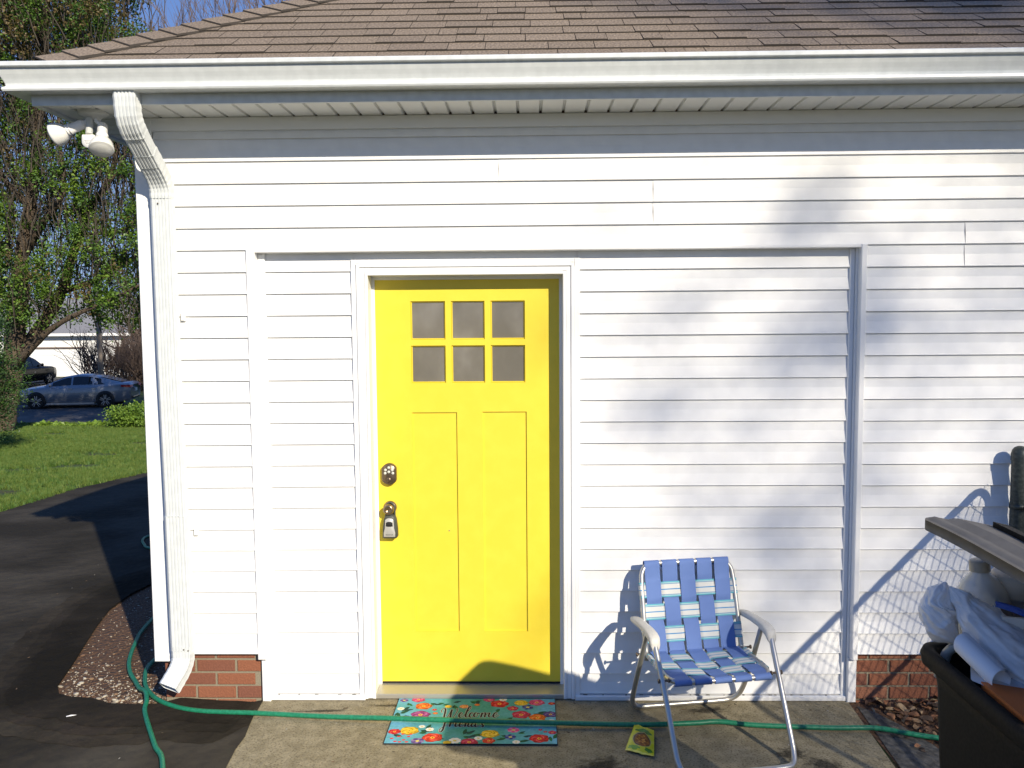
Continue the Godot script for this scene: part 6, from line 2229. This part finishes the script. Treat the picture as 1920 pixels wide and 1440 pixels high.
func big_tree() -> void:
	var base := Vector3(-16.6, -1.5, -22.0)
	var o := thing("vine_hung_tree", "big many stemmed tree with mossy trunk and patchy fresh leaves left of the garage", "tree", base)
	var z := 0.0
	var V := func(x: float, y: float, dz: float) -> Vector3: return Vector3(x, y, -22.0 + dz) - base
	var s := stt()
	limb(s, [V.call(-16.6, -1.6, 0), V.call(-16.45, -0.9, 0), V.call(-16.2, 0.1, 0), V.call(-15.9, 1.1, 0.0)], 0.42, 0.30, 12)
	limb(s, [V.call(-15.95, 0.9, 0), V.call(-15.6, 2.7, 0.2), V.call(-15.42, 4.0, 0.3), V.call(-15.05, 5.3, 0.4), V.call(-14.81, 6.9, 0.4), V.call(-14.59, 9.3, 0.2), V.call(-14.3, 11.7, 0.2), V.call(-14.1, 14.0, 0)], 0.26, 0.06, 10)
	var trunk := obj("trunk", s, M.bark, o)
	for L in [
		[[[-15.85, 0.9, 0.05], [-15.14, 2.04, -0.3], [-14.67, 2.94, -0.5], [-14.31, 4.16, -0.6], [-13.72, 5.46, -0.5], [-12.93, 6.42, -0.4], [-12.53, 8.02, -0.3], [-12.28, 10.07, -0.3]], 0.21, 0.04],
		[[[-15.9, 0.6, 0.2], [-15.1, 1.12, 0.7], [-14.31, 1.7, 1.0], [-13.37, 2.15, 1.3], [-11.93, 2.67, 1.6], [-10.8, 3.2, 1.8]], 0.13, 0.03],
		[[[-16.2, 0.4, 0.0], [-16.26, 2.04, -0.4], [-16.04, 4.02, -0.8], [-15.87, 5.64, -1.0], [-15.66, 7.73, -1.1], [-15.46, 10.1, -1.1], [-15.25, 12.6, -1.2]], 0.20, 0.05],
		[[[-15.36, 4.0, 0.3], [-14.4, 4.98, 0.8], [-13.71, 5.7, 1.0], [-13.59, 6.43, 1.1], [-13.67, 7.55, 1.1], [-13.38, 9.3, 1.3]], 0.12, 0.03],
		[[[-14.67, 2.94, -0.5], [-13.65, 3.34, -0.9], [-12.71, 3.99, -1.2], [-11.78, 4.38, -1.4], [-10.6, 5.0, -1.6]], 0.11, 0.03],
		[[[-16.3, 2.6, -0.5], [-17.2, 4.0, 0.1], [-17.7, 6.0, 0.5], [-17.9, 9.0, 0.8]], 0.13, 0.03],
		[[[-15.0, 5.4, 0.4], [-15.7, 6.6, 1.0], [-16.1, 8.4, 1.4], [-16.2, 10.6, 1.5]], 0.10, 0.03],
		[[[-13.72, 5.46, -0.5], [-13.2, 5.6, 0.3], [-12.3, 6.0, 1.0], [-11.5, 6.9, 1.4]], 0.08, 0.02],
		[[[-12.4, 4.1, -1.2], [-12.1, 5.2, -1.0], [-12.0, 6.6, -0.8], [-11.6, 8.0, -0.8]], 0.06, 0.02],
		[[[-14.0, 4.7, -0.5], [-13.0, 4.9, -1.2], [-12.0, 5.6, -1.7], [-11.0, 5.8, -2.0]], 0.06, 0.02]]:
		s = stt()
		var pts := []
		for q in L[0]:
			pts.append(V.call(q[0], q[1], q[2]))
		limb(s, pts, L[1], L[2], 8)
		obj("limb", s, M.bark, trunk)
	var nz := FastNoiseLite.new()
	nz.seed = 31
	nz.frequency = 0.62
	var g := RandomNumberGenerator.new()
	g.seed = 404
	# upright twigs
	var xfs := []
	while xfs.size() < 2500:
		var p := Vector3(g.randf_range(-19.5, -9.6), g.randf_range(1.6, 14.0), -22.0 + g.randf_range(-2.2, 2.2))
		var lim := -12.0 if p.y > 8.6 else (-10.8 if p.y > 7.0 else -9.4)
		if p.x > lim - 0.5 * sin(p.y * 2.0):
			continue
		if p.y < 3.4 and g.randf() < 0.55:
			continue
		var l := g.randf_range(0.9, 2.2)
		var b := Basis.from_euler(Vector3(g.randfn() * 0.16, g.randf() * TAU, g.randfn() * 0.16)) * Basis.from_scale(Vector3(l * 0.9, l, l * 0.9))
		xfs.append(Transform3D(b, p - base))
	scatter("twigs", twig_mesh(5), M.twig, xfs, o)
	# leaf clumps in patches
	var sets := [[], [], [], []]
	var tries := 0
	while tries < 30000:
		tries += 1
		var p := Vector3(g.randf_range(-19.5, -9.4), g.randf_range(1.9, 14.2), -22.0 + g.randf_range(-2.4, 2.4))
		var lim := -12.3 if p.y > 8.8 else (-10.8 if p.y > 7.0 else -9.2)
		if p.x > lim + 0.3 * sin(p.y * 3.0):
			continue
		var v := nz.get_noise_3d(p.x * 1.3, p.y * 1.6, p.z)
		var dense := 0.16 if p.y < 9.2 else 0.0
		if p.y < 3.2:
			dense = 0.12
		if v < dense or g.randf() < 0.35:
			continue
		var k := 0
		var t := g.randf() + (0.25 if p.y > 8.5 else 0.0)
		if t > 0.9:
			k = 2
		elif t > 0.55:
			k = 1
		if v > 0.3 and p.y < 6.5:
			k = 3 if g.randf() < 0.6 else 0
		sets[k].append(Transform3D(Basis.from_euler(Vector3(g.randf() * 0.6, g.randf() * TAU, 0)).scaled_local(Vector3.ONE * g.randf_range(0.7, 1.25)), p - base))
	var mats := [M.leaf[0], M.leaf[1], M.leaf[2], M.leaf[4]]
	for k in 4:
		scatter("crown", leaf_clump(60 + k, 30, 0.25, 0.095), mats[k], sets[k], o)

func bare_tree() -> void:
	var g := RandomNumberGenerator.new()
	g.seed = 88
	for q in [[Vector3(-6.9, -1.4, -19.0), 1.0, "tall leafless brown tree standing behind the garage roof"], [Vector3(-9.6, -1.75, -25.5), 1.05, "leafless tree behind the hip of the roof beside the leafy tree"]]:
		var o := thing("bare_tree", q[2], "tree", q[0])
		var s := stt()
		var tips := []
		grow(s, Vector3.ZERO, Vector3(-0.05, 1, 0.02), 4.1 * q[1], 0.17, 7, g, tips, 0.44)
		obj("trunk", s, M.bare_twig, o)

func shade_tree() -> void:
	# stands out of the frame behind the camera to the right; its shadow dapples the wall
	var zc := 28.0
	var base := Vector3(20.2, 0.0, zc)
	var o := thing("shade_tree", "tall leafy tree beyond the parking area whose shade dapples the siding", "tree", base)
	var g := RandomNumberGenerator.new()
	g.seed = 19
	var s := stt()
	limb(s, [Vector3(0, -0.1, 0), Vector3(0.1, 3, 0.1), Vector3(0.0, 7, 0), Vector3(0.2, 12, -0.1), Vector3(0.1, 19, 0), Vector3(0.2, 22.5, 0)], 0.34, 0.05, 10)
	for k in 22:
		var h := 14.5 + 0.34 * k
		var a := g.randf() * TAU
		var l := g.randf_range(1.6, 3.0)
		var d := Vector3(cos(a), 0.35, sin(a) * 0.8)
		limb(s, [Vector3(0.1, h, 0), Vector3(0.1, h, 0) + d * l * 0.5, Vector3(0.1, h + 0.3, 0) + d * l], 0.05, 0.012, 6)
	obj("trunk", s, M.bark, o)
	var nz := FastNoiseLite.new()
	nz.seed = 77
	nz.frequency = 1.0
	nz.fractal_octaves = 2
	var xfs := []
	for i in 9000:
		# where the shade of a clump lands: a along the wall, b up the wall
		var a := g.randf_range(-0.2, 7.4)
		var b := g.randf_range(-1.0, 6.2)
		var z := zc + g.randf_range(-2.2, 2.2)
		var p := Vector3(a + 0.59 * z, b + 0.59 * z, z)
		var u := (a + b) * 0.7071
		var v := (a - b) * 0.7071
		var n := smoothstep(0.22, 0.78, 0.5 + 0.8 * nz.get_noise_2d(u * 1.6, v * 3.0))
		var od := 1.15 * smoothstep(-0.35, 1.5, a - 0.25 * (b - 1.2)) * (0.16 + 1.05 * n)
		if b > 2.7:
			od = lerpf(od, 1.9 * smoothstep(1.1, 3.0, a + 0.25 * (b - 3.2) + (n - 0.5) * 1.2), smoothstep(2.7, 3.2, b))
		if g.randf() > od * 0.28:
			continue
		xfs.append(Transform3D(Basis(Vector3.UP, g.randf() * TAU).scaled_local(Vector3.ONE * g.randf_range(0.7, 1.2)), p - base))
	scatter("crown", leaf_clump(91, 12, 0.30, 0.10), M.leaf[0], xfs, o)

func leafy(called: String, label: String, at: Vector3, rad: Vector3, n: int, clump: ArrayMesh, mats: Array, sd: int, stems := true) -> void:
	var o := thing(called, label, "shrub", at)
	var g := RandomNumberGenerator.new()
	g.seed = sd
	if stems:
		var s := stt()
		for k in 5:
			var a := TAU * k / 5.0
			tube(s, smooth_path([Vector3(cos(a) * 0.08, 0, sin(a) * 0.08), Vector3(cos(a) * rad.x * 0.25, rad.y * 0.7, sin(a) * rad.z * 0.25), Vector3(cos(a) * rad.x * 0.5, rad.y * 1.5, sin(a) * rad.z * 0.5)], 3), 0.022, 6)
		obj("stems", s, M.bark, o)
	var sets := []
	for m in mats:
		sets.append([])
	for i in n:
		var d := Vector3(g.randfn(), g.randfn(), g.randfn()).normalized()
		var k := pow(g.randf(), 0.35) * (1.0 + 0.24 * sin(d.x * 7.0 + sd) * cos(d.y * 6.0 + d.z * 5.0) + 0.10 * sin(d.x * 17.0) * sin(d.z * 15.0 + d.y * 9.0))
		var p := Vector3(d.x * rad.x, rad.y + d.y * rad.y, d.z * rad.z) * 1.0
		p = Vector3(0, rad.y, 0) + (p - Vector3(0, rad.y, 0)) * k
		sets[g.randi() % mats.size()].append(Transform3D(Basis.from_euler(Vector3(g.randf() * 0.8, g.randf() * TAU, 0)).scaled_local(Vector3.ONE * g.randf_range(0.7, 1.2)), p))
	for i in mats.size():
		scatter("foliage", clump, mats[i], sets[i], o)

func shrubs() -> void:
	leafy("evergreen_bush", "tall dark evergreen bush at the left edge of the lawn", Vector3(-12.2, -0.85, -13.6), Vector3(1.2, 1.75, 1.2), 3200, leaf_clump(71, 16, 0.16, 0.06), [M.leaf[3], M.leaf[3], M.leaf[1]], 5)
	leafy("low_shrub", "low spreading yellow green shrub at the lawn's far edge below the sedan", Vector3(-12.7, -1.72, -24.6), Vector3(1.75, 0.42, 0.9), 900, leaf_clump(72, 18, 0.17, 0.09), [M.leaf[4], M.leaf[0]], 6, false)
	# brown leafless shrubs in front of the neighbour's wall
	var g := RandomNumberGenerator.new()
	g.seed = 61
	for q in [[Vector3(-20.6, -1.8, -42.0), 1.9, 3.1, 420, "dense bare brown shrub right of the pole before the white house"], [Vector3(-23.6, -1.8, -43.5), 2.2, 3.4, 190, "thin leafless shrub left of the pole before the white house"], [Vector3(-22.2, -1.8, -47.0), 2.4, 5.4, 240, "taller leafless tree behind the pole before the white house"]]:
		var o := thing("bare_shrub", q[4], "shrub", q[0])
		var xfs := []
		for i in q[3]:
			var a := g.randf() * TAU
			var rr: float = q[1] * sqrt(g.randf()) * 0.75
			var l: float = q[2] * g.randf_range(0.35, 0.8)
			var b := Basis.from_euler(Vector3(g.randfn() * 0.42, g.randf() * TAU, g.randfn() * 0.42)) * Basis.from_scale(Vector3(l, l, l))
			xfs.append(Transform3D(b, Vector3(cos(a) * rr, g.randf() * q[2] * 0.4, sin(a) * rr)))
		scatter("branches", twig_mesh(8), M.bush_twig, xfs, o)
	# far line of leafless trees
	var far := []
	for i in 1500:
		var x := g.randf_range(-150.0, 70.0)
		var z := -78.0 - 0.0018 * (x + 30.0) * (x + 30.0) * 0.6 + g.randf_range(-7.0, 7.0)
		var l := g.randf_range(4.0, 8.5)
		var b := Basis.from_euler(Vector3(g.randfn() * 0.22, g.randf() * TAU, g.randfn() * 0.22)) * Basis.from_scale(Vector3(l * 1.3, l, l * 1.3))
		far.append(Transform3D(b, Vector3(x, -1.9 + g.randf() * 1.2, z)))
	scatter("far_woods", twig_mesh(12), M.bush_twig, far, null, "far grey brown line of leafless woods beyond the white house", "woods")
	# taller tussocks where the mower misses
	var xfs := []
	for i in 60:
		var x := g.randf_range(-17.5, -14.0)
		xfs.append(Transform3D(Basis(Vector3.UP, g.randf() * TAU).scaled_local(Vector3.ONE * g.randf_range(0.7, 1.3)), Vector3(x, land(-25.9) + 0.05, -25.6 + g.randf_range(-0.5, 0.4))))
	scatter("grass_tussocks", leaf_clump(73, 16, 0.12, 0.16), M.leaf[4], xfs, null, "bright taller grass tussocks along the lawn's far edge by the street", "grass")
